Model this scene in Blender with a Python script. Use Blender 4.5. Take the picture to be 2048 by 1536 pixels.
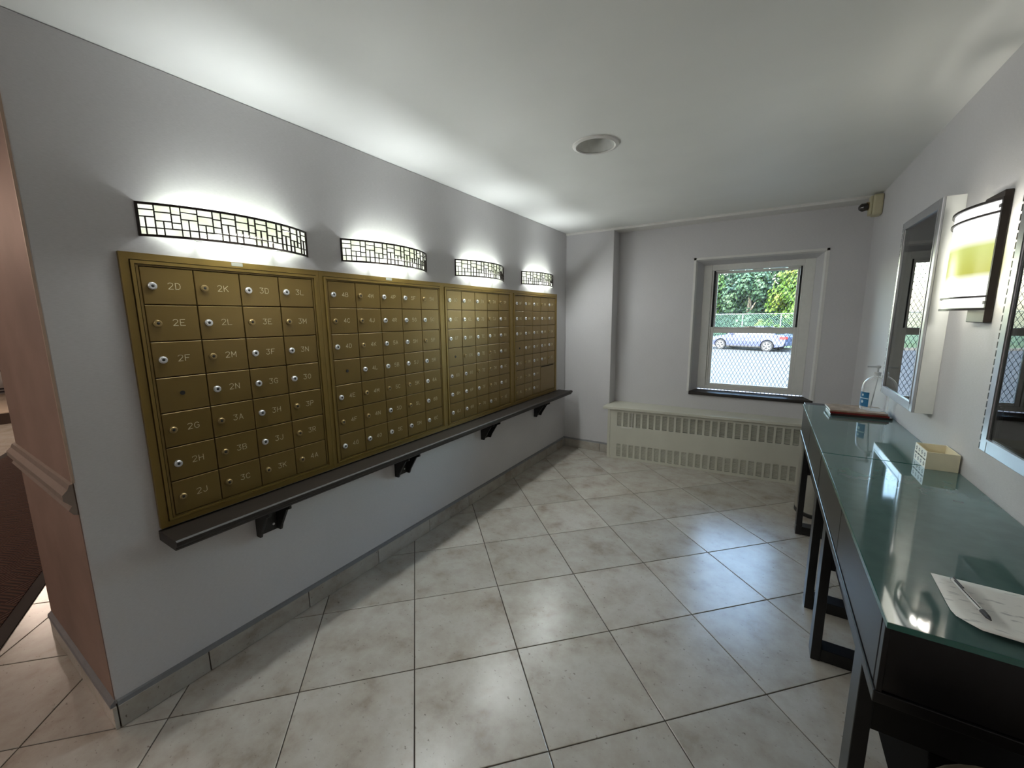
import bpy, bmesh, math, random
from mathutils import Vector, Matrix

for _o in list(bpy.data.objects):
    bpy.data.objects.remove(_o, do_unlink=True)
SC = bpy.context.scene
COL = SC.collection
R = random.Random(7)

# ------------------------------------------------------------------ camera
cam_d = bpy.data.cameras.new('camera')
cam = bpy.data.objects.new('camera', cam_d)
COL.objects.link(cam)
CX, CY, CZ = ((0.8494902649935181, 0.5275240609440007, -0.009200804660062026),
              (0.07684141994472107, -0.14095566013859673, -0.9870293298862863),
              (-0.5219786258671147, 0.8377648041067628, -0.1602761589814154))
cam.matrix_world = Matrix(((CX[0], -CY[0], -CZ[0], 1.94054),
                           (CX[1], -CY[1], -CZ[1], 0.0),
                           (CX[2], -CY[2], -CZ[2], 1.49431),
                           (0, 0, 0, 1)))
cam_d.sensor_fit = 'HORIZONTAL'
cam_d.sensor_width = 36.0
cam_d.lens = 36.0 * 814.711 / 2048.0
cam_d.clip_start = 0.02
cam_d.clip_end = 300
SC.camera = cam

# ------------------------------------------------------------------ world, sun, exposure
world = bpy.data.worlds.new('world')
SC.world = world
world.use_nodes = True
wn = world.node_tree
bg = wn.nodes['Background']
sky = wn.nodes.new('ShaderNodeTexSky')
sky.sky_type = 'NISHITA'
sky.sun_disc = False
sky.sun_elevation = math.radians(50)
sky.sun_rotation = math.radians(200)
sky.air_density = 1.4
sky.dust_density = 2.5
wn.links.new(sky.outputs[0], bg.inputs[0])
bg.inputs[1].default_value = 1.7

sun_d = bpy.data.lights.new('sun', 'SUN')
sun_d.energy = 1.5
sun_d.angle = math.radians(3)
sun_d.color = (1.0, 0.95, 0.86)
sun = bpy.data.objects.new('sun', sun_d)
COL.objects.link(sun)
sun.rotation_euler = (math.radians(38), 0, math.radians(-18))

SC.view_settings.view_transform = 'Standard'
SC.view_settings.look = 'None'
SC.view_settings.gamma = 1.0
SC.view_settings.use_curve_mapping = False
SC.view_settings.exposure = 1.5
try:
    SC.cycles.max_bounces = 7
    SC.cycles.diffuse_bounces = 4
    SC.cycles.glossy_bounces = 4
    SC.cycles.transmission_bounces = 4
    SC.cycles.transparent_max_bounces = 8
    SC.cycles.sample_clamp_indirect = 6.0
    SC.cycles.caustics_refractive = False
    SC.cycles.caustics_reflective = False
    SC.cycles.use_denoising = True
except Exception:
    pass

SCONCE_OUT = 2.05        # watts leaving each sconce through its glass
RLAMP_OUT = 0.3
SCONCE_UP = 0.44         # watts of the upward fill light added inside each sconce
SCONCE_W = 0.45          # watts of each hidden bulb of the wall sconces
SCONCE_GLASS = 0.37      # glow of the sconce glass
LOBBY_W = 10.0
ENTRY_FILL_W = 8.0  # watts of the unseen fill lamp added behind the camera

# ------------------------------------------------------------------ helpers
def lin(c):
    c = c / 255.0
    return c / 12.92 if c <= 0.04045 else ((c + 0.055) / 1.055) ** 2.4
def srgb(r, g, b):
    return (lin(r), lin(g), lin(b), 1.0)

class NT:
    def __init__(self, m):
        m.use_nodes = True
        self.t = m.node_tree
        self.b = self.t.nodes.get('Principled BSDF')
        self.out = self.t.nodes.get('Material Output')
    def n(self, typ, **kw):
        nd = self.t.nodes.new(typ)
        for k, v in kw.items():
            if k.startswith('i_'):
                key = k[2:].replace('_', ' ')
                nd.inputs[key].default_value = v
            else:
                setattr(nd, k, v)
        return nd
    def l(self, a, b):
        self.t.links.new(a, b)
    def ramp(self, fac, stops):
        r = self.n('ShaderNodeValToRGB')
        els = r.color_ramp.elements
        while len(els) < len(stops):
            els.new(0.5)
        for e, (p, c) in zip(els, stops):
            e.position = p
            e.color = c
        self.l(fac, r.inputs[0])
        return r.outputs[0]
    def bump(self, h, strength, dist=0.002):
        b = self.n('ShaderNodeBump')
        b.inputs['Strength'].default_value = strength
        b.inputs['Distance'].default_value = dist
        self.l(h, b.inputs['Height'])
        self.l(b.outputs[0], self.b.inputs['Normal'])

def pmat(name, col, rough=0.5, metal=0.0, var=0.06, scale=30.0, bump=0.0, spec=0.5, coat=0.0):
    """principled material with a little procedural tone variation"""
    m = bpy.data.materials.new(name)
    k = NT(m)
    tc = k.n('ShaderNodeTexCoord')
    nz = k.n('ShaderNodeTexNoise')
    nz.inputs['Scale'].default_value = scale
    nz.inputs['Detail'].default_value = 4
    k.l(tc.outputs['Object'], nz.inputs['Vector'])
    c0 = tuple(max(0, x * (1 - var)) for x in col[:3]) + (1,)
    c1 = tuple(min(1, x * (1 + var)) for x in col[:3]) + (1,)
    k.l(k.ramp(nz.outputs['Fac'], [(0.3, c0), (0.7, c1)]), k.b.inputs['Base Color'])
    k.b.inputs['Roughness'].default_value = rough
    k.b.inputs['Metallic'].default_value = metal
    k.b.inputs['Specular IOR Level'].default_value = spec
    if coat:
        k.b.inputs['Coat Weight'].default_value = coat
        k.b.inputs['Coat Roughness'].default_value = 0.05
    if bump:
        k.bump(nz.outputs['Fac'], bump)
    return m

def emis(name, col, strength):
    m = bpy.data.materials.new(name)
    k = NT(m)
    k.b.inputs['Base Color'].default_value = (0.8, 0.8, 0.8, 1)
    k.b.inputs['Emission Color'].default_value = col
    k.b.inputs['Emission Strength'].default_value = strength
    m.cycles.emission_sampling = 'NONE'
    return m

def strip_lamp(name, parent, loc, rot, sx_, sy_, watts, col, spread):
    ld = bpy.data.lights.new(name, 'AREA')
    ld.shape = 'RECTANGLE'
    ld.size, ld.size_y = sx_, sy_
    ld.energy = watts
    ld.color = col
    ld.spread = math.radians(spread)
    o = bpy.data.objects.new(name, ld)
    COL.objects.link(o)
    o.location = loc
    o.rotation_euler = rot
    o.parent = parent
    return o

def lamp(name, parent, loc, watts, col, radius):
    ld = bpy.data.lights.new(name, 'POINT')
    ld.energy = watts
    ld.color = col
    ld.shadow_soft_size = radius
    o = bpy.data.objects.new(name, ld)
    COL.objects.link(o)
    o.location = loc
    o.parent = parent
    return o

def wall_mat(name, col):
    m = bpy.data.materials.new(name)
    k = NT(m)
    tc = k.n('ShaderNodeTexCoord')
    mp = k.n('ShaderNodeMapping')
    mp.inputs['Scale'].default_value = (60, 60, 520)
    k.l(tc.outputs['Object'], mp.inputs['Vector'])
    n1 = k.n('ShaderNodeTexNoise')
    n1.inputs['Scale'].default_value = 1.0
    n1.inputs['Detail'].default_value = 3
    k.l(mp.outputs[0], n1.inputs['Vector'])
    n2 = k.n('ShaderNodeTexNoise')
    n2.inputs['Scale'].default_value = 1.7
    n2.inputs['Detail'].default_value = 5
    k.l(tc.outputs['Object'], n2.inputs['Vector'])
    mx = k.n('ShaderNodeMix', data_type='FLOAT')
    mx.inputs[0].default_value = 0.45
    k.l(n1.outputs['Fac'], mx.inputs[2])
    k.l(n2.outputs['Fac'], mx.inputs[3])
    c0 = tuple(x * 0.90 for x in col[:3]) + (1,)
    c1 = tuple(x * 1.07 for x in col[:3]) + (1,)
    k.l(k.ramp(mx.outputs[0], [(0.3, c0), (0.7, c1)]), k.b.inputs['Base Color'])
    k.b.inputs['Roughness'].default_value = 0.62
    k.b.inputs['Specular IOR Level'].default_value = 0.3
    k.bump(n1.outputs['Fac'], 0.22, 0.001)
    return m

def tile_mat(name, tint=(1, 1, 1)):
    m = bpy.data.materials.new(name)
    k = NT(m)
    tc = k.n('ShaderNodeTexCoord')
    oi = k.n('ShaderNodeObjectInfo')
    off = k.n('ShaderNodeVectorMath', operation='SCALE')
    cmb = k.n('ShaderNodeCombineXYZ')
    k.l(oi.outputs['Random'], cmb.inputs[0])
    k.l(oi.outputs['Random'], cmb.inputs[1])
    k.l(cmb.outputs[0], off.inputs[0])
    off.inputs['Scale'].default_value = 37.0
    add = k.n('ShaderNodeVectorMath', operation='ADD')
    k.l(tc.outputs['Object'], add.inputs[0])
    k.l(off.outputs[0], add.inputs[1])
    big = k.n('ShaderNodeTexNoise')
    big.inputs['Scale'].default_value = 5.5
    big.inputs['Detail'].default_value = 7
    big.inputs['Roughness'].default_value = 0.62
    k.l(add.outputs[0], big.inputs['Vector'])
    def C(r, g, b):
        c = srgb(r, g, b)
        return (c[0] * tint[0], c[1] * tint[1], c[2] * tint[2], 1)
    base = k.ramp(big.outputs['Fac'], [(0.28, C(144, 134, 123)), (0.43, C(168, 161, 151)),
                                       (0.6, C(180, 176, 168)), (0.78, C(168, 155, 143))])
    # dark scratch-like flecks
    mp = k.n('ShaderNodeMapping')
    mp.inputs['Rotation'].default_value = (0, 0, 0.5)
    mp.inputs['Scale'].default_value = (44, 66, 40)
    k.l(add.outputs[0], mp.inputs['Vector'])
    fl = k.n('ShaderNodeTexNoise')
    fl.inputs['Scale'].default_value = 1.0
    fl.inputs['Detail'].default_value = 6
    fl.inputs['Roughness'].default_value = 0.7
    k.l(mp.outputs[0], fl.inputs['Vector'])
    flm = k.ramp(fl.outputs['Fac'], [(0.31, (1, 1, 1, 1)), (0.385, (0, 0, 0, 1))])
    mx = k.n('ShaderNodeMix', data_type='RGBA')
    k.l(flm, mx.inputs[0])
    k.l(base, mx.inputs[6])
    mx.inputs[7].default_value = C(112, 104, 95)
    # tone of the single tile
    hs = k.n('ShaderNodeHueSaturation')
    v = k.n('ShaderNodeMapRange')
    v.inputs[3].default_value = 0.92
    v.inputs[4].default_value = 1.08
    k.l(oi.outputs['Random'], v.inputs[0])
    k.l(v.outputs[0], hs.inputs['Value'])
    k.l(mx.outputs[2], hs.inputs['Color'])
    k.l(hs.outputs[0], k.b.inputs['Base Color'])
    k.b.inputs['Roughness'].default_value = 0.25
    k.b.inputs['Specular IOR Level'].default_value = 0.5
    k.bump(big.outputs['Fac'], 0.10, 0.002)
    return m

def glass_mat(name, tint=(1, 1, 1, 1), rough=0.0, refl=1.0):
    """thin architectural pane: transparent with fresnel reflection"""
    m = bpy.data.materials.new(name)
    k = NT(m)
    k.t.nodes.remove(k.b)
    tr = k.n('ShaderNodeBsdfTransparent')
    tr.inputs[0].default_value = tint
    gl = k.n('ShaderNodeBsdfGlossy')
    gl.inputs['Roughness'].default_value = rough
    fr = k.n('ShaderNodeFresnel')
    fr.inputs['IOR'].default_value = 1.5
    mu = k.n('ShaderNodeMath', operation='MULTIPLY')
    mu.inputs[1].default_value = refl
    k.l(fr.outputs[0], mu.inputs[0])
    mx = k.n('ShaderNodeMixShader')
    k.l(mu.outputs[0], mx.inputs[0])
    k.l(tr.outputs[0], mx.inputs[1])
    k.l(gl.outputs[0], mx.inputs[2])
    k.l(mx.outputs[0], k.out.inputs[0])
    return m

class MB:
    """collects simple solids; build() links them as one mesh object"""
    def __init__(self):
        self.v, self.f = [], []
    def add(self, vs, fs):
        o = len(self.v)
        self.v += [tuple(p) for p in vs]
        self.f += [tuple(i + o for i in q) for q in fs]
        return self
    def box(self, x0, x1, y0, y1, z0, z1):
        vs = [(x0, y0, z0), (x1, y0, z0), (x1, y1, z0), (x0, y1, z0),
              (x0, y0, z1), (x1, y0, z1), (x1, y1, z1), (x0, y1, z1)]
        return self.add(vs, [(0, 3, 2, 1), (4, 5, 6, 7), (0, 1, 5, 4), (1, 2, 6, 5), (2, 3, 7, 6), (3, 0, 4, 7)])
    def bevx(self, x0, x1, y0, y1, z0, z1, b):
        """box whose +x face is chamfered by b"""
        vs = [(x0, y0, z0), (x0, y1, z0), (x0, y1, z1), (x0, y0, z1),
              (x1 - b, y0, z0), (x1 - b, y1, z0), (x1 - b, y1, z1), (x1 - b, y0, z1),
              (x1, y0 + b, z0 + b), (x1, y1 - b, z0 + b), (x1, y1 - b, z1 - b), (x1, y0 + b, z1 - b)]
        fs = [(0, 3, 2, 1), (8, 9, 10, 11)]
        for i in range(4):
            j = (i + 1) % 4
            fs += [(i, j, 4 + j, 4 + i), (4 + i, 4 + j, 8 + j, 8 + i)]
        return self.add(vs, fs)
    def prism(self, poly, ax, a, b):
        """extrude a 2-D polygon along axis ax from a to b"""
        def P(u, w, t):
            return {'x': (t, u, w), 'y': (u, t, w), 'z': (u, w, t)}[ax]
        n = len(poly)
        vs = [P(u, w, a) for u, w in poly] + [P(u, w, b) for u, w in poly]
        fs = [tuple(range(n))[::-1], tuple(range(n, 2 * n))]
        fs += [(i, (i + 1) % n, n + (i + 1) % n, n + i) for i in range(n)]
        return self.add(vs, fs)
    def tube(self, p0, p1, r0, r1=None, n=10, caps=True):
        r1 = r0 if r1 is None else r1
        p0, p1 = Vector(p0), Vector(p1)
        d = (p1 - p0).normalized()
        u = d.orthogonal().normalized()
        w = d.cross(u)
        vs = []
        for p, r in ((p0, r0), (p1, r1)):
            for i in range(n):
                a = 2 * math.pi * i / n
                vs.append(p + u * (r * math.cos(a)) + w * (r * math.sin(a)))
        fs = [(i, (i + 1) % n, n + (i + 1) % n, n + i) for i in range(n)]
        if caps:
            fs += [tuple(range(n))[::-1], tuple(range(n, 2 * n))]
        return self.add(vs, fs)
    def lathe(self, prof, n=24, c=(0, 0), caps=True):
        """profile of (radius, z) turned about a vertical axis"""
        vs = []
        for r, z in prof:
            for i in range(n):
                a = 2 * math.pi * i / n
                vs.append((c[0] + r * math.cos(a), c[1] + r * math.sin(a), z))
        fs = []
        for k in range(len(prof) - 1):
            for i in range(n):
                j = (i + 1) % n
                fs.append((k * n + i, k * n + j, (k + 1) * n + j, (k + 1) * n + i))
        if caps:
            fs.append(tuple(range(n))[::-1])
            fs.append(tuple(range((len(prof) - 1) * n, len(prof) * n)))
        return self.add(vs, fs)
    def mesh(self, name, m, smooth=False, fix=True):
        me = bpy.data.meshes.new(name)
        me.from_pydata(self.v, [], self.f)
        if fix:
            bm = bmesh.new()
            bm.from_mesh(me)
            bmesh.ops.recalc_face_normals(bm, faces=bm.faces[:])
            bm.to_mesh(me)
            bm.free()
        if m is not None:
            me.materials.append(m)
        if smooth:
            me.shade_smooth() if hasattr(me, 'shade_smooth') else None
            try:
                me.set_sharp_from_angle(angle=math.radians(40))
            except Exception:
                pass
        me.update()
        return me
    def build(self, name, m, parent=None, smooth=False, bevel=0.0, fix=True):
        o = link(name, self.mesh(name, m, smooth, fix), parent)
        if bevel:
            b = o.modifiers.new('bevel', 'BEVEL')
            b.width = bevel
            b.segments = 2
            b.limit_method = 'ANGLE'
        return o

def link(name, me, parent=None, loc=(0, 0, 0), rz=0.0):
    o = bpy.data.objects.new(name, me)
    COL.objects.link(o)
    o.location = loc
    o.rotation_euler = (0, 0, rz)
    if parent is not None:
        o.parent = parent
    return o

def thing(name, label, cat, loc=(0, 0, 0), rz=0.0, group=None):
    o = link(name, None, None, loc, rz)
    o.empty_display_size = 0.05
    return tag(o, label, cat, group)

def tag(o, label, cat, group=None):
    o['label'] = label
    o['category'] = cat
    if group:
        o['group'] = group
    return o

def struct(o):
    o['kind'] = 'structure'
    return o

def stuff(o):
    o['kind'] = 'stuff'
    return o

def children_of(o):
    return [c for c in bpy.data.objects if c.parent == o]

def copy_tree(o, parent=None):
    c = o.copy()
    COL.objects.link(c)
    c.parent = parent
    for ch in children_of(o):
        copy_tree(ch, c)
    return c

# ------------------------------------------------------------------ materials
M_WALL = wall_mat('wallpaper', srgb(199, 197, 198))
M_CEIL = pmat('ceiling_paint', srgb(230, 231, 227), 0.55, var=0.02, scale=3)
M_TRIMW = pmat('white_trim', srgb(214, 212, 208), 0.4, var=0.03)
M_TILE = tile_mat('floor_tile')
M_BTILE = tile_mat('base_tile', (0.98, 0.97, 0.96))
M_GROUT = pmat('grout', srgb(62, 54, 47), 0.9, var=0.15, scale=60)
M_CAULK = pmat('caulk', srgb(120, 120, 122), 0.6)
M_BRASS = pmat('bronze_paint', srgb(134, 110, 56), 0.36, metal=0.4, var=0.05, scale=9)
M_BRASSD = pmat('bronze_door', srgb(124, 101, 54), 0.3, metal=0.35, var=0.05, scale=7)
M_BLACK = pmat('gap_black', srgb(13, 11, 9), 0.9, spec=0.1)
M_CHROME = pmat('chrome', srgb(222, 222, 224), 0.28, metal=0.55, var=0.03)
M_LOCKB = pmat('aged_brass', srgb(158, 136, 92), 0.3, metal=0.6)
M_KEY = pmat('keyhole', srgb(30, 28, 26), 0.6)
M_ENGR = pmat('engraving', srgb(226, 214, 176), 0.5, var=0.2, scale=200)
M_LEDGE = pmat('espresso_wood', srgb(34, 27, 22), 0.5, var=0.2, scale=14)
M_BRKT = pmat('black_bracket', srgb(24, 23, 22), 0.4)
M_DESK = pmat('black_brown_wood', srgb(19, 17, 18), 0.32, var=0.15, scale=12)
M_GREYP = pmat('window_grey', srgb(214, 213, 208), 0.45, var=0.03)
M_TRACK = pmat('window_track', srgb(18, 18, 18), 0.6)
M_HEAT = pmat('enamel_cream', srgb(196, 194, 180), 0.42, var=0.03, scale=6)
M_HEATD = pmat('radiator_dark', srgb(14, 13, 11), 0.9)
M_SCFR = pmat('sconce_bronze', srgb(46, 38, 34), 0.35, metal=0.6)
M_ALU = pmat('aluminium', srgb(186, 187, 190), 0.3, metal=0.75, var=0.03)
M_CASE = pmat('case_side', srgb(205, 207, 203), 0.42, metal=0.25, var=0.02)
M_HINGE = pmat('hinge_dark', srgb(70, 66, 62), 0.4, metal=0.6)
M_CORK = pmat('cork_board', srgb(92, 66, 48), 0.9, var=0.3, scale=160)
M_PANE = glass_mat('window_glass', (0.93, 0.96, 0.95, 1))
M_CASEGL = glass_mat('case_glass', (0.86, 0.9, 0.88, 1), 0.0, 1.35)
M_WIRE = pmat('screen_wire', srgb(58, 62, 66), 0.6)

# ------------------------------------------------------------------ dimensions (metres)
H = 2.393        # ceiling
W = 2.60         # right wall
Y0 = 0.322       # near end of the mailbox wall
D1 = 4.267       # face of the pier in the far left corner
D2 = 4.45        # recessed far wall
PIER = 0.534
BK = -3.0        # wall behind the camera
LX = -10.2       # far end of the lobby
LB = -0.90       # lobby side of the mailbox wall

# ------------------------------------------------------------------ room shell
floor = struct(MB().box(LX - .2, W + .2, BK - .2, 4.95, -0.12, -0.004).build('floor', M_GROUT))

def clip(poly, x0, x1, y0, y1):
    def cut(p, inside, inter):
        out = []
        for i in range(len(p)):
            a, b = p[i], p[(i + 1) % len(p)]
            if inside(a):
                out.append(a)
                if not inside(b):
                    out.append(inter(a, b))
            elif inside(b):
                out.append(inter(a, b))
        return out
    def ix(c):
        return lambda a, b: (c, a[1] + (b[1] - a[1]) * (c - a[0]) / (b[0] - a[0]))
    def iy(c):
        return lambda a, b: (a[0] + (b[0] - a[0]) * (c - a[1]) / (b[1] - a[1]), c)
    for ins, it in ((lambda p: p[0] >= x0, ix(x0)), (lambda p: p[0] <= x1, ix(x1)),
                    (lambda p: p[1] >= y0, iy(y0)), (lambda p: p[1] <= y1, iy(y1))):
        if len(poly) < 3:
            return []
        poly = cut(poly, ins, it)
    return poly

def area(p):
    return abs(sum(p[i][0] * p[(i + 1) % len(p)][1] - p[(i + 1) % len(p)][0] * p[i][1] for i in range(len(p)))) / 2

TS = 0.4572
ga = math.radians(45.09)
e1 = (math.cos(ga), math.sin(ga))
e2 = (math.sin(ga), -math.cos(ga))
GO = (0.4342, 2.0474)
g = 0.0022

def tile_mesh(poly, z0=-0.004, z1=0.0, ch=0.0016):
    cx = sum(p[0] for p in poly) / len(poly)
    cy = sum(p[1] for p in poly) / len(poly)
    def sh(p, d):
        v = Vector((cx - p[0], cy - p[1]))
        L = v.length
        return (p[0] + v.x / L * d, p[1] + v.y / L * d) if L > 1e-6 else p
    n = len(poly)
    m = MB()
    vs = [(x, y, z0) for x, y in poly] + [(x, y, z1 - ch * .6) for x, y in poly] + \
         [(sh(p, ch * 1.6)[0], sh(p, ch * 1.6)[1], z1) for p in poly]
    fs = [tuple(range(2 * n, 3 * n))]
    for i in range(n):
        j = (i + 1) % n
        fs += [(i, j, n + j, n + i), (n + i, n + j, 2 * n + j, 2 * n + i)]
    m.add(vs, fs)
    return m

ntile = 0
for i in range(-22, 16):
    for j in range(-16, 22):
        q = []
        for (a, b) in ((0, 0), (1, 0), (1, 1), (0, 1)):
            aa = (i + a) * TS + (g if a == 0 else -g)
            bb = (j + b) * TS + (g if b == 0 else -g)
            q.append((GO[0] + aa * e1[0] + bb * e2[0], GO[1] + aa * e1[1] + bb * e2[1]))
        cx = sum(p[0] for p in q) / 4
        cy = sum(p[1] for p in q) / 4
        def vis(px_, py_):
            if px_ > W or py_ > D2 or py_ < -1.7 or px_ < -4.75:
                return False
            if LB < px_ < 0 and py_ > Y0:
                return False
            if px_ < LB and py_ > 2.2:
                return False
            return not (px_ < PIER and py_ > D1)
        keep = sum(vis(q[0][0] + (q[1][0] - q[0][0]) * a / 6 + (q[3][0] - q[0][0]) * b / 6,
                       q[0][1] + (q[1][1] - q[0][1]) * a / 6 + (q[3][1] - q[0][1]) * b / 6)
                   for a in range(7) for b in range(7))
        p = clip(q, -4.75, W, -1.7, D2)
        if keep and len(p) > 2 and area(p) > .0008:
            tile_mesh(p).build('floor_tile', M_TILE, floor, fix=False)
            ntile += 1
# the lobby floor further away
MB().box(LX, -4.75, -2.5, 4.9, -0.004, -0.0005).build('lobby_floor_slab', M_TILE, floor)

# ceiling with a round hole for the recessed lamp
DLX, DLY, DLR = 1.095, 2.215, 0.098
bm = bmesh.new()
ov = [bm.verts.new(p) for p in ((LX - .2, BK - .2, H), (W + .2, BK - .2, H), (W + .2, 4.95, H), (LX - .2, 4.95, H))]
iv = [bm.verts.new((DLX + DLR * math.cos(2 * math.pi * k / 40), DLY + DLR * math.sin(2 * math.pi * k / 40), H)) for k in range(40)]
ed = [bm.edges.new((ov[k], ov[(k + 1) % 4])) for k in range(4)] + [bm.edges.new((iv[k], iv[(k + 1) % 40])) for k in range(40)]
bmesh.ops.triangle_fill(bm, use_beauty=True, use_dissolve=False, edges=ed)
ex = bmesh.ops.extrude_face_region(bm, geom=bm.faces[:])
bmesh.ops.translate(bm, vec=(0, 0, 0.3), verts=[e for e in ex['geom'] if isinstance(e, bmesh.types.BMVert)])
bmesh.ops.recalc_face_normals(bm, faces=bm.faces[:])
me = bpy.data.meshes.new('ceiling')
bm.to_mesh(me)
bm.free()
me.materials.append(M_CEIL)
ceiling = struct(link('ceiling', me))

# walls
wl = struct(MB().box(LB, 0, Y0, 4.95, 0, H).build('wall_left', M_WALL, bevel=0.006))
struct(MB().box(0, PIER, D1, 4.95, 0, H).build('wall_pier', M_WALL, bevel=0.004))
struct(MB().box(W, W + .2, BK - .2, 4.95, 0, H).build('wall_right', M_WALL))
struct(MB().box(LX - .2, W + .2, BK - .2, BK, 0, H).build('wall_back', M_WALL))
struct(MB().box(LX - .2, LX, BK, 4.95, 0, H).build('wall_lobby_end', M_WALL))
struct(MB().box(LX, LB, 4.75, 4.95, 0, H).build('wall_lobby_side', M_WALL))

# far wall with the splayed window opening
ox0, ox1, oz0, oz1 = 1.300, 2.322, 0.737, 2.035
ix0, ix1, iz0, iz1 = 1.362, 2.262, 0.755, 1.99
yf, yi, yb = D2, D2 + .13, D2 + .26
m = MB()
m.box(PIER, ox0, yf, yb, 0, H).box(ox1, W, yf, yb, 0, H).box(ox0, ox1, yf, yb, 0, oz0 - .032).box(ox0, ox1, yf, yb, oz1, H)
m.prism([(ox0, yf), (ix0, yi), (ix0, yb), (ox0, yb)], 'z', oz0 - .032, oz1)
m.prism([(ox1, yf), (ix1, yi), (ix1, yb), (ox1, yb)], 'z', oz0 - .032, oz1)
m.prism([(yf, oz1), (yi, iz1), (yb, iz1), (yb, oz1)], 'x', ox0, ox1)
wall_far = struct(m.build('wall_far', M_WALL))
# pale corner bead round the opening
b = 0.018
m = MB()
m.prism([(ox0 - b, yf - .002), (ox0 + .002, yf - .002), (ox0 + .014, yf + .03), (ox0 - b, yf + .001)], 'z', oz0, oz1 + b)
m.prism([(ox1 + b, yf - .002), (ox1 - .002, yf - .002), (ox1 - .014, yf + .03), (ox1 + b, yf + .001)], 'z', oz0, oz1 + b)
m.prism([(yf - .002, oz1 + b), (yf - .002, oz1 - .002), (yf + .03, oz1 - .012), (yf + .001, oz1 + b)], 'x', ox0 - b, ox1 + b)
m.build('corner_bead', M_TRIMW, wall_far)
# ceiling edge trim along the recess
struct(MB().prism([(D1 - .008, H), (D1 - .008, H - .013), (D1 - .002, H - .022), (D2 + .02, H - .022), (D2 + .02, H)], 'x', 0.0, W).build('trim_1', M_TRIMW))

# the lobby face of the mailbox wall carries its own peach marbled paper
M_LOBP = pmat('peach_wallpaper', srgb(138, 112, 100), .6, var=.16, scale=4)
MB().box(LB, -.002, Y0 - .0015, Y0 + .001, .001, H - .001).build('lobby_wallpaper', M_LOBP, wl)

# tiled skirting: every tile a piece
def skirt(name, runs):
    root = struct(link(name, None))
    for (ax, c, s, a, b_, sign) in runs:
        mm = MB()
        t0, t1 = (c, c + sign * .012) if sign > 0 else (c + sign * .012, c)
        if ax == 'y':
            mm.box(t0, t1, a + .002, b_ - .002, 0.001, .092)
        else:
            mm.box(a + .002, b_ - .002, t0, t1, 0.001, .092)
        mm.build('skirting_tile', M_BTILE, root, bevel=.0015)
    return root
ys = [Y0 + .002, .616, 1.0685, 1.521, 1.9735, 2.426, 2.8785, 3.331, 3.7835, D1 - .012]
sk = skirt('baseboard_left', [('y', 0.0, 0, ys[k], ys[k + 1], 1) for k in range(len(ys) - 1)])
MB().box(0, .004, Y0, D1, .001, .098).build('joint_backing', M_GROUT, sk)
MB().prism([(0, .092), (.0105, .092), (.0075, .108), (0, .112)], 'y', Y0 + .004, D1).build('caulk_line', M_CAULK, sk)
sk = skirt('baseboard_far', [('x', D1, 0, .012, .44, -1), ('x', D1, 0, .44, PIER, -1)])
MB().prism([(D1, .092), (D1 - .0105, .092), (D1 - .0075, .106), (D1, .11)], 'x', .0, PIER).build('caulk_line', M_CAULK, sk)
sk = skirt('baseboard_end', [('x', Y0, 0, LB, -.44, -1), ('x', Y0, 0, -.44, .012, -1)])
MB().prism([(Y0, .092), (Y0 - .016, .092), (Y0 - .014, .106), (Y0 - .006, .112), (Y0, .118)], 'x', LB, .004).build('cap_moulding', M_CAULK, sk)
sk = skirt('baseboard_right', [('y', W, 0, 0.0 + .4525 * k, .4525 * (k + 1), -1) for k in range(-2, 9)] + [('y', W, 0, 4.0725, D2 - .01, -1)])
MB().box(W - .006, W, -1, D2, .088, .106).build('caulk_line', M_CAULK, sk)

# chair rail on the lobby end of the wall
prof = [(Y0, .845), (Y0 - .012, .85), (Y0 - .022, .868), (Y0 - .012, .882), (Y0 - .03, .905), (Y0 - .03, .925), (Y0 - .016, .94), (Y0 - .01, .955), (Y0, .958)]
cr = struct(MB().prism(prof, 'x', LB - .02, -.002).build('trim_2', pmat('rail_taupe', srgb(128, 112, 102), 0.5)))
struct(MB().box(-.004, .004, Y0 - .004, Y0 + .003, .96, 2.36).build('trim_3', pmat('corner_strip', srgb(170, 146, 128), 0.5)))

# ------------------------------------------------------------------ window
win = struct(link('window_1', None))
fy = D2 + .13
m = MB()
m.box(ix0, ix0 + .075, fy, fy + .10, iz0, iz1).box(ix1 - .075, ix1, fy, fy + .10, iz0, iz1)
m.box(ix0 + .075, ix1 - .075, fy, fy + .10, iz1 - .055, iz1).box(ix0 + .075, ix1 - .075, fy, fy + .10, iz0, iz0 + .038)
m.box(ix0 + .075, ix0 + .09, fy + .012, fy + .10, iz0, iz1).box(ix1 - .09, ix1 - .075, fy + .012, fy + .10, iz0, iz1)
m.build('window_frame', M_GREYP, win, bevel=.003)
sx0, sx1 = ix0 + .09, ix1 - .09
MB().box(sx0, sx0 + .014, fy + .03, fy + .1, 1.38, iz1 - .055).box(sx1 - .014, sx1, fy + .03, fy + .1, 1.38, iz1 - .055).build('side_track', M_TRACK, win)
def sash(name, y, z0, z1, st, bt, tp, inset=0.0):
    a, b_ = sx0 + inset, sx1 - inset
    mm = MB()
    mm.box(a, a + st, y, y + .028, z0, z1).box(b_ - st, b_, y, y + .028, z0, z1)
    mm.box(a + st, b_ - st, y, y + .028, z0, z0 + bt).box(a + st, b_ - st, y, y + .028, z1 - tp, z1)
    s = mm.build(name, M_GREYP, win, bevel=.003)
    pane = MB().box(a + st - .004, b_ - st + .004, y + .012, y + .016, z0 + bt - .004, z1 - tp + .004).build('pane', M_PANE, s)
    return s
up = sash('upper_sash', fy + .055, 1.345, 1.928, .018, .03, .022, .016)
lo = sash('lower_sash', fy + .02, iz0 + .038, 1.378, .026, .022, .052)
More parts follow.
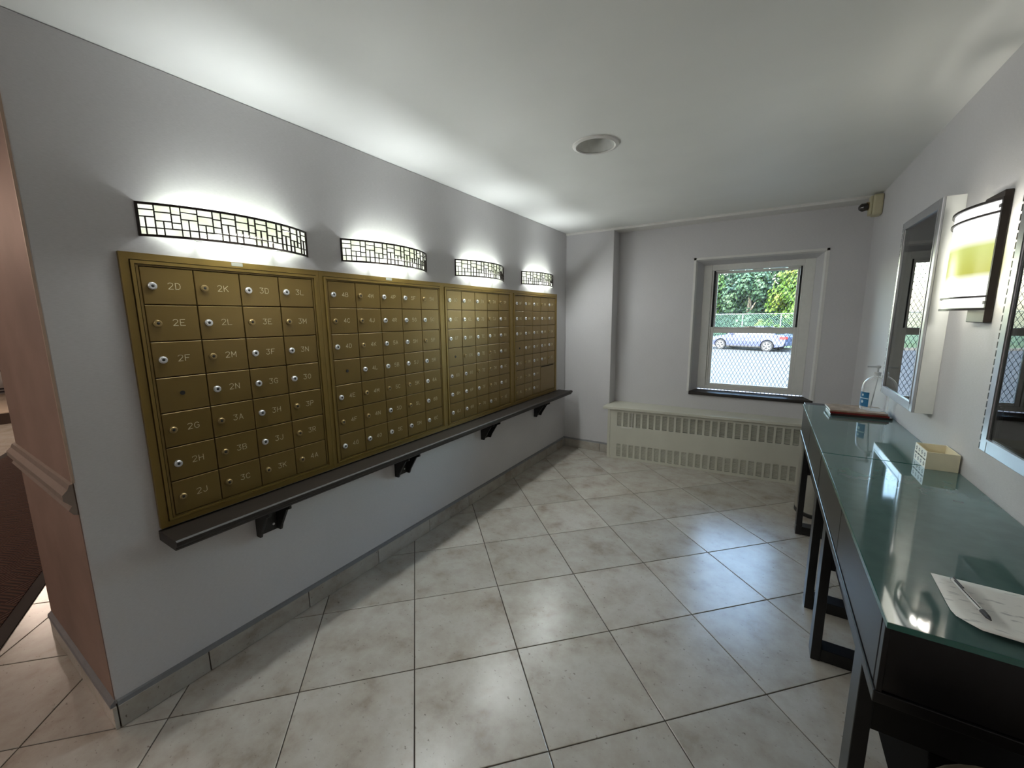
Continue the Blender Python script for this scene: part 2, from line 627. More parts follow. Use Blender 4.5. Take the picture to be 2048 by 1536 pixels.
MB().box(sx0 + .002, sx1 - .002, fy + .014, fy + .021, 1.372, 1.384).box(1.79, 1.84, fy + .006, fy + .03, 1.378, 1.394).box(sx0 + .02, sx0 + .07, fy + .01, fy + .03, 1.378, 1.386).box(sx1 - .07, sx1 - .02, fy + .01, fy + .03, 1.378, 1.386).build('sash_lock', M_GREYP, win, bevel=.002)
# night vent slits in the head of the frame, open to the daylight
MB().box(sx0 + .014, 1.585, fy + .03, fy + .09, 1.925, 1.936).box(1.785, 1.865, fy + .03, fy + .09, 1.925, 1.936).box(2.06, sx1 - .014, fy + .03, fy + .09, 1.925, 1.936).build('vent_strip', M_GREYP, win)
# sill board
sill = MB().prism([(D2 - .022, .708), (D2 - .022, .730), (D2 - .014, .737), (fy, .748), (fy, .708)], 'x', 1.306, 2.334)
so = sill.build('window_sill', M_LEDGE, win, bevel=.003)
# diamond security screen outside
m = MB()
px, pz, wy, wr = .0325, .063, D2 + .30, .0017
zx0, zx1, zz0, zz1 = 1.25, 2.42, .66, 2.06
sl = pz / px
def wire(xa, za, xb, zb):
    d = Vector((xb - xa, 0, zb - za)).normalized()
    nrm = Vector((-d.z, 0, d.x)) * wr
    vs = []
    for (x, z) in ((xa, za), (xb, zb)):
        for (s, t) in ((1, 0), (0, 1), (-1, 0), (0, -1)):
            vs.append((x + nrm.x * s, wy + t * wr, z + nrm.z * s))
    m.add(vs, [(0, 1, 5, 4), (1, 2, 6, 5), (2, 3, 7, 6), (3, 0, 4, 7)])
def seg(c, s):
    pts = []
    for x in (zx0, zx1):
        z = c + s * sl * (x - zx0)
        if zz0 <= z <= zz1:
            pts.append((x, z))
    for z in (zz0, zz1):
        x = zx0 + (z - c) / (s * sl)
        if zx0 < x < zx1:
            pts.append((x, z))
    if len(pts) >= 2:
        wire(*pts[0], *pts[1])
k = zz0 - sl * (zx1 - zx0)
while k < zz1 + sl * (zx1 - zx0):
    seg(k, 1)
    seg(k, -1)
    k += pz
stuff(m.build('security_screen_wires', M_WIRE, win, fix=False))
MB().box(zx0 - .03, zx0, wy - .01, wy + .01, zz0, zz1).box(zx1, zx1 + .03, wy - .01, wy + .01, zz0, zz1).box(zx0, zx1, wy - .01, wy + .01, zz1, zz1 + .03).box(zx0, zx1, wy - .01, wy + .01, zz0 - .03, zz0).build('security_screen_frame', M_WIRE, win)

# ------------------------------------------------------------------ mailbox units
FONT = {
 '2': [[(0, 5), (.4, 5.7), (1.4, 6), (2.6, 6), (3.6, 5.6), (4, 4.7), (3.6, 3.6), (0, 0), (4, 0)]],
 '3': [[(.2, 6), (4, 6), (2, 3.7), (3.4, 3.2), (4, 2), (3.5, .6), (2.2, 0), (1, .1), (0, 1)]],
 '4': [[(3, 0), (3, 6), (0, 1.8), (4, 1.8)]],
 '5': [[(3.8, 6), (.6, 6), (.3, 3.3), (2, 3.8), (3.6, 3.2), (4, 2), (3.4, .5), (2, 0), (.8, .2), (0, 1)]],
 '6': [[(3.6, 5.4), (2.2, 6), (.8, 5.2), (0, 3.2), (.2, 1.2), (1.2, .1), (2.8, .1), (4, 1.4), (3.6, 3), (2, 3.6), (.3, 2.6)]],
 '7': [[(0, 6), (4, 6), (1.6, 0)]],
 '8': [[(2, 3.2), (.5, 4), (.4, 5.2), (2, 6), (3.6, 5.2), (3.5, 4), (2, 3.2), (.3, 2.2), (.1, .9), (2, 0), (3.9, .9), (3.7, 2.2), (2, 3.2)]],
 '9': [[(.4, .6), (1.8, 0), (3.2, .8), (4, 2.8), (3.8, 4.8), (2.8, 5.9), (1.2, 5.9), (0, 4.6), (.4, 3), (2, 2.4), (3.7, 3.4)]],
 'A': [[(0, 0), (2, 6), (4, 0)], [(.7, 2), (3.3, 2)]],
 'B': [[(0, 0), (0, 6), (2.8, 6), (3.7, 5.3), (3.6, 3.8), (2.8, 3.2), (0, 3.2)], [(2.8, 3.2), (4, 2.3), (3.9, .7), (2.8, 0), (0, 0)]],
 'C': [[(4, 4.9), (2.8, 6), (1.2, 5.9), (0, 4.3), (0, 1.7), (1.2, .1), (2.8, 0), (4, 1.1)]],
 'D': [[(0, 0), (0, 6), (2.2, 6), (3.6, 5), (4, 3), (3.6, 1), (2.2, 0), (0, 0)]],
 'E': [[(4, 6), (0, 6), (0, 0), (4, 0)], [(0, 3.1), (3, 3.1)]],
 'F': [[(4, 6), (0, 6), (0, 0)], [(0, 3.1), (3, 3.1)]],
 'G': [[(3.9, 4.9), (2.8, 6), (1.2, 5.9), (0, 4.3), (0, 1.7), (1.2, .1), (2.8, 0), (4, 1.1), (4, 2.8), (2.4, 2.8)]],
 'H': [[(0, 0), (0, 6)], [(4, 0), (4, 6)], [(0, 3.1), (4, 3.1)]],
 'J': [[(3.4, 6), (3.4, 1.4), (2.4, .1), (1, .1), (0, 1.3)]],
 'K': [[(0, 0), (0, 6)], [(4, 6), (0, 2.4)], [(1.4, 3.6), (4, 0)]],
 'L': [[(0, 6), (0, 0), (3.8, 0)]],
 'M': [[(0, 0), (0, 6), (2.2, 2), (4.4, 6), (4.4, 0)]],
 'N': [[(0, 0), (0, 6), (4, 0), (4, 6)]],
 'O': [[(2, 6), (.6, 5.3), (0, 3), (.6, .7), (2, 0), (3.4, .7), (4, 3), (3.4, 5.3), (2, 6)]],
 'P': [[(0, 0), (0, 6), (3, 6), (4, 5.1), (4, 3.7), (3, 2.9), (0, 2.9)]],
 'R': [[(0, 0), (0, 6), (3, 6), (4, 5.1), (4, 3.8), (3, 3), (0, 3)], [(2, 3), (4, 0)]],
}
def stroke_text(s, h, th, x):
    """engraved lettering in the plane x, centred on the origin of y/z; reads along +y"""
    mm = MB()
    u = h / 6.0
    wid = len(s) * 4 * u + (len(s) - 1) * 2.0 * u
    pos = -wid / 2
    for ch in s:
        for pl in FONT[ch]:
            for a, b_ in zip(pl[:-1], pl[1:]):
                A = Vector((pos + a[0] * u, a[1] * u - h / 2))
                B = Vector((pos + b_[0] * u, b_[1] * u - h / 2))
                d = (B - A).normalized()
                n_ = Vector((-d.y, d.x)) * th / 2
                A2, B2 = A - d * th * .4, B + d * th * .4
                mm.add([(x, *(A2 + n_)), (x, *(A2 - n_)), (x, *(B2 - n_)), (x, *(B2 + n_))], [(0, 1, 2, 3)])
        pos += 6.0 * u
    return mm

LET = 'ABCDEFGHJKLMNOPR'
seq = ['2' + l for l in 'DEFGHJKLMN'] + [f + l for f in '3456789' for l in LET]
seq = seq + [f + l for f in '23' for l in LET]
it = iter(seq)

def lock_mesh(mat, nm):
    mm = MB()
    mm.tube((0, 0, 0), (.006, 0, 0), .0136, .0136, 18)
    mm.tube((.006, 0, 0), (.0085, 0, 0), .0120, .0100, 18)
    nf = len(mm.f)
    mm.tube((.0085, 0, 0), (.0088, 0, 0), .0052, .0048, 12)
    me_ = mm.mesh(nm, mat, True)
    me_.materials.append(M_KEY)
    for p_ in me_.polygons:
        if p_.index >= nf:
            p_.material_index = 1
    return me_
LOCK_C = lock_mesh(M_CHROME, 'lock_chrome')
LOCK_B = lock_mesh(M_LOCKB, 'lock_brass')
HOLE = MB().tube((0, 0, 0), (.002, 0, 0), .0085, .0085, 14).mesh('master_lock', M_KEY)

def mailbox_unit(y0, y1, dy0, dy1, ncol, label, last=False):
    """local frame: origin on the wall at the unit's bottom near corner; x out, y along the wall, z up"""
    zb, zt = .702, 1.736
    root = thing('mailbox_unit', label, 'mailbox', (0.0005, y0, zb), 0, 'apartment mailbox units in a row')
    L, Hh = y1 - y0, zt - zb
    a, b_ = dy0 - y0, dy1 - y0
    za, zc = .739 - zb, 1.690 - zb
    mm = MB().box(0, .006, .004, L - .004, .004, Hh - .004)
    mm.build('back_pan', M_BLACK, root)
    r1, r2 = .026, .010      # rim widths
    # outer flange
    def ring(nm, o, i, x0, x1, mat, bev):
        (oy0, oy1, oz0_, oz1_), (iy0, iy1, iz0_, iz1_) = o, i
        q = MB()
        q.box(x0, x1, oy0, iy0, oz0_, oz1_).box(x0, x1, iy1, oy1, oz0_, oz1_)
        q.box(x0, x1, iy0, iy1, oz0_, iz0_).box(x0, x1, iy0, iy1, iz1_, oz1_)
        return q.build(nm, mat, root)
    e = .0
    ring('flange', (0, L, 0, Hh), (a - .024, b_ + .024, za - .016, zc + .022), 0, .016, M_BRASS, .002)
    ring('door_rim', (a - .021, b_ + .021, za - .013, zc + .019), (a - .011, b_ + .011, za - .006, zc + .008), 0, .021, M_BRASS, .002)
    ring('inner_rim', (a - .008, b_ + .008, za - .004, zc + .006), (a - .001, b_ + .001, za - .0005, zc + .001), 0, .017, M_BRASSD, .001)
    cw, ch = (b_ - a) / ncol, (zc - za) / 7
    gap = .0016
    dm = MB().bevx(.006, .0165, gap, cw - gap, gap, ch - gap, .0018).mesh('door', M_BRASSD)
    for c in range(ncol):
        for r in range(7):
            if last and c >= ncol - 2 and r >= 5:
                continue
            d = link('door', dm, root, (0, a + c * cw, zc - (r + 1) * ch))
            if c == 0 and r == 3:
                link('master_lock', HOLE, d, (.0162, cw * .47, ch * .52))
                continue
            nm = next(it)
            brass = R.random() < (.22 if r < 4 else .45)
            lk = link('lock', LOCK_B if brass else LOCK_C, d, (.0163, cw * .19 if ncol == 4 else cw * .17, ch * .5))
            t = stroke_text(nm, .0225 if ncol == 4 else .021, .0021, .0169).build('apartment_number', M_ENGR, d, fix=False)
            t.location = (0, cw * .595, ch * .515)
    if last:
        d = MB().bevx(.006, .0165, gap, 2 * cw - gap, gap, 2 * ch - gap, .0018).build('mail_drop_door', M_BRASSD, root)
        d.location = (0, a + (ncol - 2) * cw, za)
        MB().box(.0160, .0172, .012, 2 * cw - .03, 2 * ch - .016, 2 * ch - .006).build('mail_slot', M_BLACK, d)
    # small inventory sticker on the top flange
    if ncol == 4 or (y0 > 1 and y0 < 1.5):
        s = MB().box(.016, .0166, -.022, .022, -.007, .007).build('sticker', pmat('sticker_silver', srgb(168, 166, 160), .4), root)
        s.location = (0, (.9 if ncol == 4 else 1.722) - y0, 1.727 - zb)
    return root

mailbox_unit(.524, 1.2695, .573, 1.231, 4, 'bronze mailbox unit nearest the camera, four wide columns starting with 2D')
mailbox_unit(1.2705, 2.190, 1.316, 2.145, 5, 'second bronze mailbox unit from the lobby end, five columns starting with 4B')
mailbox_unit(2.191, 3.102, 2.232, 3.050, 5, 'third bronze mailbox unit from the lobby end, its upper doors catching pale light')
mailbox_unit(3.103, 4.010, 3.150, 3.960, 5, 'farthest bronze mailbox unit with a wide mail slot door at bottom right', True)

# ledge under the mailboxes
led = thing('mail_ledge', 'long dark brown wooden ledge running under all the mailboxes', 'shelf', (0, .518, .655))
LL = 4.105 - .518
MB().prism([(.0005, .040), (.0005, .0), (.148, .0), (.158, .010), (.158, .016), (.166, .020), (.170, .026), (.170, .040)], 'y', 0, LL).build('ledge_board', M_LEDGE, led, bevel=.002)
MB().prism([(.140, .040), (.140, .0445), (.162, .0445), (.169, .040)], 'y', 0, LL).build('front_lip', M_LEDGE, led)
# brackets
names = ['nearest the lobby, under the first mailbox unit', 'under the second mailbox unit', 'under the third mailbox unit', 'nearest the window, under the last mailbox unit']
bproto = None
for n_, yy in enumerate((.912, 1.747, 2.672, 3.58)):
    if bproto is None:
        bproto = thing('shelf_bracket', '', 'bracket', (0, yy, .503), 0, 'black ledge brackets')
        prof = [(.0005, 0), (.032, 0), (.045, .03), (.10, .115), (.13, .128), (.13, .1515), (.0005, .1515)]
        MB().box(.0005, .008, -.052, .052, 0, .1515).build('back_plate', M_BRKT, bproto, bevel=.002)
        MB().prism(prof, 'y', -.052, -.040).build('cheek', M_BRKT, bproto, bevel=.002)
        MB().prism(prof, 'y', .040, .052).build('cheek', M_BRKT, bproto, bevel=.002)
        MB().box(.008, .13, -.040, .040, .142, .1515).build('top_plate', M_BRKT, bproto)
        for (sy, sz) in ((-.024, .03), (.024, .03)):
            MB().tube((.008, sy, sz), (.011, sy, sz), .006, .0045, 12).build('screw', M_CHROME, bproto)
        o = bproto
    else:
        o = copy_tree(bproto)
        o.location = (0, yy, .503)
    o['label'] = 'black ledge bracket ' + names[n_]

# ------------------------------------------------------------------ wall sconces with leaded lattice
M_BULB = glass_mat('bulb_glass', (.95, .95, .95, 1))
def sconce_glass_mat():
    mm = bpy.data.materials.new('sconce_glass')
    k_ = NT(mm)
    tc = k_.n('ShaderNodeTexCoord')
    vz = k_.n('ShaderNodeTexNoise')
    vz.inputs['Scale'].default_value = 16
    vz.inputs['Detail'].default_value = 2
    k_.l(tc.outputs['Object'], vz.inputs['Vector'])
    c = k_.ramp(vz.outputs['Fac'], [(.3, (.80, .88, .62, 1)), (.55, (.93, .97, .86, 1)), (.8, (1, 1, .96, 1))])
    k_.l(c, k_.b.inputs['Emission Color'])
    k_.l(c, k_.b.inputs['Base Color'])
    k_.b.inputs['Emission Strength'].default_value = SCONCE_GLASS
    mm.cycles.emission_sampling = 'NONE'
    k_.b.inputs['Roughness'].default_value = .3
    return mm
M_SGL = sconce_glass_mat()
SW, SD, SH = .632, .095, .118      # chord, bulge, height
rad = (SW * SW / 4 + SD * SD) / (2 * SD)
half = math.asin(SW / 2 / rad)
def arc(u, off=0.0):
    """u 0..1 along the shade -> (x, y) about the centre of the back"""
    a = -half + 2 * half * u
    return ((rad + off) * math.cos(a) - (rad - SD), (rad + off) * math.sin(a))
def arc_strip(u0, u1, z0, z1, t0, t1, n):
    mm = MB()
    vs, fs = [], []
    for k_ in range(n + 1):
        u = u0 + (u1 - u0) * k_ / n
        for (t, z) in ((t0, z0), (t1, z0), (t1, z1), (t0, z1)):
            x, y = arc(u, t)
            vs.append((x, y, z))
    for k_ in range(n):
        o = 4 * k_
        for q in range(4):
            fs.append((o + q, o + (q + 1) % 4, o + 4 + (q + 1) % 4, o + 4 + q))
    fs += [(0, 3, 2, 1), (4 * n, 4 * n + 1, 4 * n + 2, 4 * n + 3)]
    return mm.add(vs, fs)

def make_sconce(loc):
    root = thing('wall_sconce', '', 'wall lamp', loc, 0, 'curved leaded glass wall lamps above the mailboxes')
    MB().box(.0005, .012, -SW * .40, SW * .40, .02, SH - .02).build('back_plate', M_CASE, root)
    gl = arc_strip(.0, 1.0, .003, SH - .003, -.004, -.001, 36).build('glass_shade', M_SGL, root, smooth=True)
    for (z0, z1) in ((0, .008), (SH - .008, SH)):
        arc_strip(0, 1, z0, z1, -.002, .006, 36).build('shade_rail', M_SCFR, root)
    for u in (0.0, 1.0):
        x, y = arc(u)
        MB().box(.0005, x + .006, y - .004, y + .004, 0, SH).build('end_bar', M_SCFR, root)
    # lattice: the module a, b, c repeats five times, closed by one more a
    wa, wb, wc = 1.0, .95, .55
    tot = 6 * wa + 5 * wb + 5 * wc
    zl, zh = .008, SH - .008
    hh = zh - zl
    bt, bo = .0019, .0048
    def vbar(u, v0, v1):
        mm = MB()
        x0_, y0_ = arc(u, -.001)
        x1_, y1_ = arc(u, bo)
        t = Vector((y1_ - y0_, -(x1_ - x0_))).normalized() * bt
        poly = [(x0_ + t.x, y0_ + t.y), (x1_ + t.x, y1_ + t.y), (x1_ - t.x, y1_ - t.y), (x0_ - t.x, y0_ - t.y)]
        mm.prism(poly, 'z', zl + hh * v0, zl + hh * v1).build('lattice_bar', M_SCFR, root)
    def hbar(u0, u1, v):
        arc_strip(u0, u1, zl + hh * v - bt, zl + hh * v + bt, -.001, bo - .0004, 3).build('lattice_bar', M_SCFR, root)
    u = 0.0
    for k_ in range(6):
        ua, ub = u, u + wa / tot
        hbar(ua, ub, .84)
        hbar(ua, ub, .60)
        vbar(ua + (ub - ua) * .45, 0, .60)
        if k_ < 5:
            vbar(ub, 0, 1)
            uc = ub + wb / tot
            hbar(ub, uc, .78)
            hbar(ub, uc, .48)
            vbar(ub + (uc - ub) * .5, 0, .48)
            vbar(uc, .23, 1)
            ud = uc + wc / tot
            hbar(uc, ud, .74)
            hbar(uc, ud, .45)
            vbar(ud, .0, 1)
            hbar(ua, ud, .23)
            u = ud
        else:
            hbar(ua, ub, .23)
    for yb_ in (-.15, 0, .15):
        MB().lathe([(.006, .028), (.016, .036), (.019, .052), (.019, .068), (.016, .082), (.006, .09)], 12, (.044, yb_)).build('bulb', M_BULB, root, smooth=True)
        lamp('bulb_light', root, (.044, yb_, .062), SCONCE_W, (.93, .98, 1.0), .012)
        MB().lathe([(.012, .0), (.012, .028)], 10, (.044, yb_)).build('bulb_socket', M_CASE, root)
        MB().box(.012, .044, yb_ - .006, yb_ + .006, .004, .014).build('socket_arm', M_CASE, root)
    strip_lamp('upward_fill_light', root, (.050, 0, .100), (0, math.radians(180 + 38), 0), .045, .46, SCONCE_UP, (.93, .98, 1.0), 130)  # added area light, aimed up and out to brighten the ceiling
    # what the glass shade sends into the room
    strip_lamp('glass_glow', root, (.112, 0, SH / 2), (0, math.radians(-50), 0), .10, .54, SCONCE_OUT, (.95, 1.0, .98), 180)
    return root
sp = None
for n_, (yy, txt) in enumerate(((.912, 'curved leaded glass wall lamp nearest the lobby, above the 2D mailbox unit'),
                  (1.740, 'curved leaded glass wall lamp above the second mailbox unit, starting with 4B'),
                  (2.672, 'curved leaded glass wall lamp above the third mailbox unit from the lobby'),
                  (3.612, 'curved leaded glass wall lamp nearest the window, above the farthest mailbox unit'))):
    if sp is None:
        sp = make_sconce((0, yy, 1.797))
        o = sp
    else:
        o = copy_tree(sp)
        o.location = (0, yy, 1.797)
    o['label'] = txt

# ------------------------------------------------------------------ recessed ceiling lamp (switched off)
dl = thing('recessed_light', 'white recessed ceiling downlight, switched off', 'ceiling light', (DLX, DLY, H))
MB().lathe([(.0965, -.0005), (.122, -.0005), (.120, -.006), (.104, -.010), (.0965, -.006)], 40, caps=False).add([], []).build('trim_ring', M_TRIMW, dl, smooth=True)
MB().lathe([(.097, -.004), (.092, .02), (.062, .10), (.058, .12)], 40, caps=False).build('reflector', pmat('reflector_white', srgb(205, 205, 200), .3), dl, smooth=True)
MB().lathe([(.0, .118), (.058, .118)], 30, caps=False).build('lens', pmat('lamp_lens', srgb(120, 120, 116), .3), dl)

# ------------------------------------------------------------------ convector under the window
hx0, hx1 = .572, 2.36
def fyx(x):
    return 4.118 + .075 * (x - .55)
cv = thing('convector_heater', 'long cream metal convector heater under the window', 'heater', (0, 0, 0))
th = math.atan(.075)
def hp(mm, xs0, xs1, z0, z1, d0, d1):
    """box on the slightly skewed front: d = depth behind the front face"""
    poly = [(xs0, fyx(xs0) + d0), (xs1, fyx(xs1) + d0), (xs1, fyx(xs1) + d1), (xs0, fyx(xs0) + d1)]
    return mm.prism(poly, 'z', z0, z1)
ncl = 25
g0, g1 = .660, 2.262
cwid = (g1 - g0) / ncl
ft = .0
m = MB()
rows = [(.030, .165), (.362, .508)]
zz = [0.001, rows[0][0], rows[0][1], rows[1][0], rows[1][1], .535]
hp(m, hx0, hx1, zz[0], zz[1], 0, .004)
hp(m, hx0, hx1, zz[2], zz[3], 0, .004)
hp(m, hx0, hx1, zz[4], zz[5], 0, .004)
for (za_, zb_) in rows:
    hp(m, hx0, g0 + .010, za_, zb_, 0, .004)
    hp(m, g1 - .010, hx1, za_, zb_, 0, .004)
    for c in range(1, ncl):
        x = g0 + c * cwid
        hp(m, x - .0095, x + .0095, za_, zb_, 0, .004)
m.build('front_panel', M_HEAT, cv)
m = MB()
hp(m, hx0, hx0 + .02, .001, .535, .004, .10)
poly = [(hx0 + .004, fyx(hx0) + .045), (hx1 - .004, fyx(hx1) + .045), (hx1 - .004, D2 - .002), (hx0 + .004, D2 - .002)]
MB().prism(poly, 'z', .002, .535).build('inner_casing', M_HEATD, cv)
MB().prism([(hx0, fyx(hx0) - .006), (hx0 + .026, fyx(hx0 + .026) - .006), (hx0 + .026, fyx(hx0 + .026) + .004), (hx0, D1 - .002)], 'z', .0008, .537).build('end_panel', M_HEAT, cv)
def slats(z0, z1, up):
    mm = MB()
    n_ = 12 if up else 11
    p_ = (z1 - z0) / n_
    for q in range(n_):
        z = z0 + (q + .5) * p_
        w_ = cwid - .019
        t = .0014 if up else .0026
        mm.add([(0, .003, z - t), (w_, .003, z - t), (w_, .003, z + t), (0, .003, z + t),
                (0, .016, z + t + .0005), (w_, .016, z + t + .0005), (w_, .016, z + t + .005), (0, .016, z + t + .005)],
               [(0, 1, 2, 3), (4, 7, 6, 5), (0, 4, 5, 1), (3, 2, 6, 7), (0, 3, 7, 4), (1, 5, 6, 2)])
    return mm
SL_T = slats(rows[1][0], rows[1][1], True).mesh('louver', M_HEAT)
SL_B = slats(rows[0][0], rows[0][1], False).mesh('louver', M_HEAT)
for c in range(ncl):
    x = g0 + c * cwid + .0095
    for s in (SL_T, SL_B):
        link('louver', s, cv, (x, fyx(x), 0), th)
poly = [(.535, fyx(.535) - .02), (2.40, fyx(2.40) - .02), (2.40, D2 - .001), (PIER + .001, D2 - .001), (PIER + .001, D1 - .001), (.535, D1 - .001)]
MB().prism([(.522, fyx(.522) - .022), (2.44, fyx(2.44) - .022), (2.44, D2 - .001), (PIER + .001, D2 - .001), (PIER + .001, D1 - .002), (.522, D1 - .002)], 'z', .535, .562).build('top_board', M_HEAT, cv, bevel=.003)
m = MB()
hp(m, .82, .826, .345, .515, -.003, 0)
hp(m, .72, .826, .345, .351, -.003, 0)
m.build('access_flap', M_TRIMW, cv)

# ------------------------------------------------------------------ console desks
M_TGL = bpy.data.materials.new('table_glass')
k_ = NT(M_TGL)
tc = k_.n('ShaderNodeTexCoord')
nz = k_.n('ShaderNodeTexNoise')
nz.inputs['Scale'].default_value = 22
nz.inputs['Detail'].default_value = 6
k_.l(tc.outputs['Object'], nz.inputs['Vector'])
k_.l(k_.ramp(nz.outputs['Fac'], [(.35, srgb(76, 102, 100)), (.7, srgb(82, 109, 106))]), k_.b.inputs['Base Color'])
k_.b.inputs['Roughness'].default_value = .05
k_.b.inputs['Specular IOR Level'].default_value = 1.0
M_TGE = pmat('glass_edge_green', srgb(38, 96, 86), .08, var=.1, spec=.8)

def make_console(y0, y1, gy0, gy1, ly, label, glabel):
    root = thing('console_desk', label, 'desk', (0, 0, 0), 0, 'dark console desks along the right wall')
    x0, x1 = 2.200, 2.595
    zt, za = .886, .655
    MB().box(x0 + .002, x1, y0, y1, zt - .02, zt).build('table_top', M_DESK, root, bevel=.002)
    MB().box(x0 + .012, x1 - .01, y0 + .006, y1 - .006, za + .03, zt - .02).build('carcass', M_DESK, root)
    # front: corner posts, bottom rail and two drawer fronts
    L = y1 - y0
    for (a, b_) in ((y0, y0 + .022), (y1 - .022, y1)):
        MB().box(x0 + .002, x0 + .012, a, b_, za + .03, zt - .02).build('corner_post', M_DESK, root, bevel=.001)
    MB().box(x0 - .002, x1 - .005, y0, y1, za, za + .028).build('bottom_rail', M_DESK, root, bevel=.002)
    mid = (y0 + y1) / 2
    for (a, b_) in ((y0 + .025, mid - .003), (mid + .003, y1 - .025)):
        MB().box(x0 + .001, x0 + .012, a, b_, za + .034, zt - .023).build('drawer_front', M_DESK, root, bevel=.0015)
    # leg frames
    for (la, lb) in ly:
        for (a, b_) in ((2.212, 2.246), (2.555, 2.589)):
            MB().box(a, b_, la, lb, 0.0005, za).build('leg', M_DESK, root, bevel=.002)
        MB().box(2.246, 2.555, la + .004, lb - .004, .0008, .058).build('foot_rail', M_DESK, root, bevel=.002)
        MB().box(2.246, 2.555, la + .01, lb - .01, .43, za).build('side_panel', M_DESK, root)
    s0, s1 = ly[0][1] - .01, ly[1][0] + .01
    MB().box(2.262, 2.575, s0, s1, .43, .452).build('shelf', M_DESK, root, bevel=.001)
    MB().box(2.575, 2.585, s0, s1, .452, za).build('back_panel', M_DESK, root)
    gt = thing('glass_top', glabel, 'glass top', (0, 0, 0), 0, 'greenish glass plates on the desks')
    MB().box(2.186, 2.5985, gy0 + .001, gy1 - .001, .8875, .900).build('glass_plate', M_TGL, gt)
    e = .0012
    MB().box(2.1845, 2.186, gy0, gy1, .887, .8996).box(2.186, 2.5985, gy0, gy0 + .0012, .887, .8996).box(2.186, 2.5985, gy1 - .0012, gy1, .887, .8996).build('polished_edge', M_TGE, gt)
    return root
make_console(1.070, 2.288, 0.990, 2.168, ((1.245, 1.33), (2.028, 2.105)), 'black-brown console desk nearer the camera with paper and pen on it', 'greenish glass plate on the nearer desk, under the paper and pen')
make_console(2.290, 3.490, 2.174, 3.330, ((2.40, 2.485), (3.252, 3.335)), 'black-brown console desk farther away, under the sanitizer bottle', 'greenish glass plate on the farther desk, under the sanitizer bottle')

ZD = .9003
# magazines
mg = [(2.300, 2.580, 3.035, 3.255, 0.000, .011, srgb(38, 22, 20), 'bottom black magazine of the small stack on the farther desk', .02),
      (2.305, 2.572, 3.045, 3.262, .0115, .0215, srgb(112, 34, 32), 'dark red magazine in the middle of the small stack on the farther desk', -.03),
      (2.296, 2.560, 3.050, 3.265, .022, .031, srgb(150, 128, 108), 'faded tan and red magazine on top of the small stack under the bottle', .03)]
for (a, b_, c, d, z0, z1, colr, lb, rz) in mg:
    cx, cy = (a + b_) / 2, (c + d) / 2
    t = thing('magazine', lb, 'magazine', (cx, cy, ZD), rz, 'stacked magazines')
    hx, hy = (b_ - a) / 2, (d - c) / 2
    MB().box(-hx + .003, hx - .002, -hy + .003, hy - .003, z0 + .0012, z1 - .0012).build('pages', pmat('pages', srgb(196, 188, 174), .8, var=.1, scale=300), t)
    cm = pmat('cover', colr, .25, var=.25, scale=25)
    MB().box(-hx, hx, -hy, hy, z0, z0 + .0012).build('back_cover', cm, t)
    MB().box(-hx, hx, -hy, hy, z1 - .0012, z1).build('front_cover', cm, t)
    MB().box(-hx - .001, hx, -hy - .001, -hy, z0, z1).build('spine', cm, t)
# sanitizer bottle
M_CLEAR = bpy.data.materials.new('clear_plastic')
k_ = NT(M_CLEAR)
k_.b.inputs['Base Color'].default_value = (.92, .93, .93, 1)
k_.b.inputs['Roughness'].default_value = .08
lw = k_.n('ShaderNodeLayerWeight')
lw.inputs['Blend'].default_value = .35
al = k_.n('ShaderNodeMapRange')
al.inputs[3].default_value = .07
al.inputs[4].default_value = .75
k_.l(lw.outputs['Facing'], al.inputs[0])
k_.l(al.outputs[0], k_.b.inputs['Alpha'])
M_PUMP = pmat('pump_clear', srgb(205, 205, 205), .25)
bt = thing('sanitizer_bottle', 'clear pump bottle of hand sanitizer with blue label', 'bottle', (2.515, 3.165, ZD + .0315))
prof = [(.060, .0), (.064, .006), (.064, .12), (.063, .14), (.058, .162), (.046, .182), (.030, .196), (.017, .204), (.015, .212), (.015, .222)]
MB().lathe(prof, 32).build('bottle_body', M_CLEAR, bt, smooth=True)
MB().lathe([(.016, .206), (.0165, .224), (.013, .226)], 20).build('collar', M_PUMP, bt, smooth=True)
MB().tube((0, 0, .226), (0, 0, .252), .005, .005, 10).build('pump_stem', M_PUMP, bt)
MB().lathe([(.011, .250), (.012, .254), (.012, .262), (.009, .265)], 16).tube((0, 0, .258), (-.052, -.012, .258), .005, .004, 8).build('pump_head', M_PUMP, bt, smooth=True)
MB().tube((.004, 0, .2), (-.016, -.02, .01), .003, .003, 8).build('dip_tube', M_PUMP, bt)
# label wraps the front left of the bottle
vs, fs = [], []
for q in range(13):
    a = math.radians(172 + 66 * q / 12)
    for z in (.022, .108):
        vs.append((.0648 * math.cos(a), .0648 * math.sin(a), z))
for q in range(12):
    fs.append((2 * q, 2 * q + 2, 2 * q + 3, 2 * q + 1))
MB().add(vs, fs).build('label', pmat('label_blue', srgb(28, 98, 140), .4, var=.15), bt)
vs, fs = [], []
for q in range(13):
    a = math.radians(174 + 62 * q / 12)
    for z in (.068, .073):
        vs.append((.0652 * math.cos(a), .0652 * math.sin(a), z))
for q in range(12):
    fs.append((2 * q, 2 * q + 2, 2 * q + 3, 2 * q + 1))
for (z, aa, rr) in ((.05, 205, .009), (.09, 205, .007)):
    o_ = len(vs)
    for q in range(14):
        t = 2 * math.pi * q / 14
        a = math.radians(aa) + rr * math.cos(t) / .065
        vs.append((.0652 * math.cos(a), .0652 * math.sin(a), z + rr * math.sin(t)))
    fs.append(tuple(range(o_, o_ + 14)))
MB().add(vs, fs).build('label_print', pmat('label_white', srgb(200, 220, 228), .4), bt)

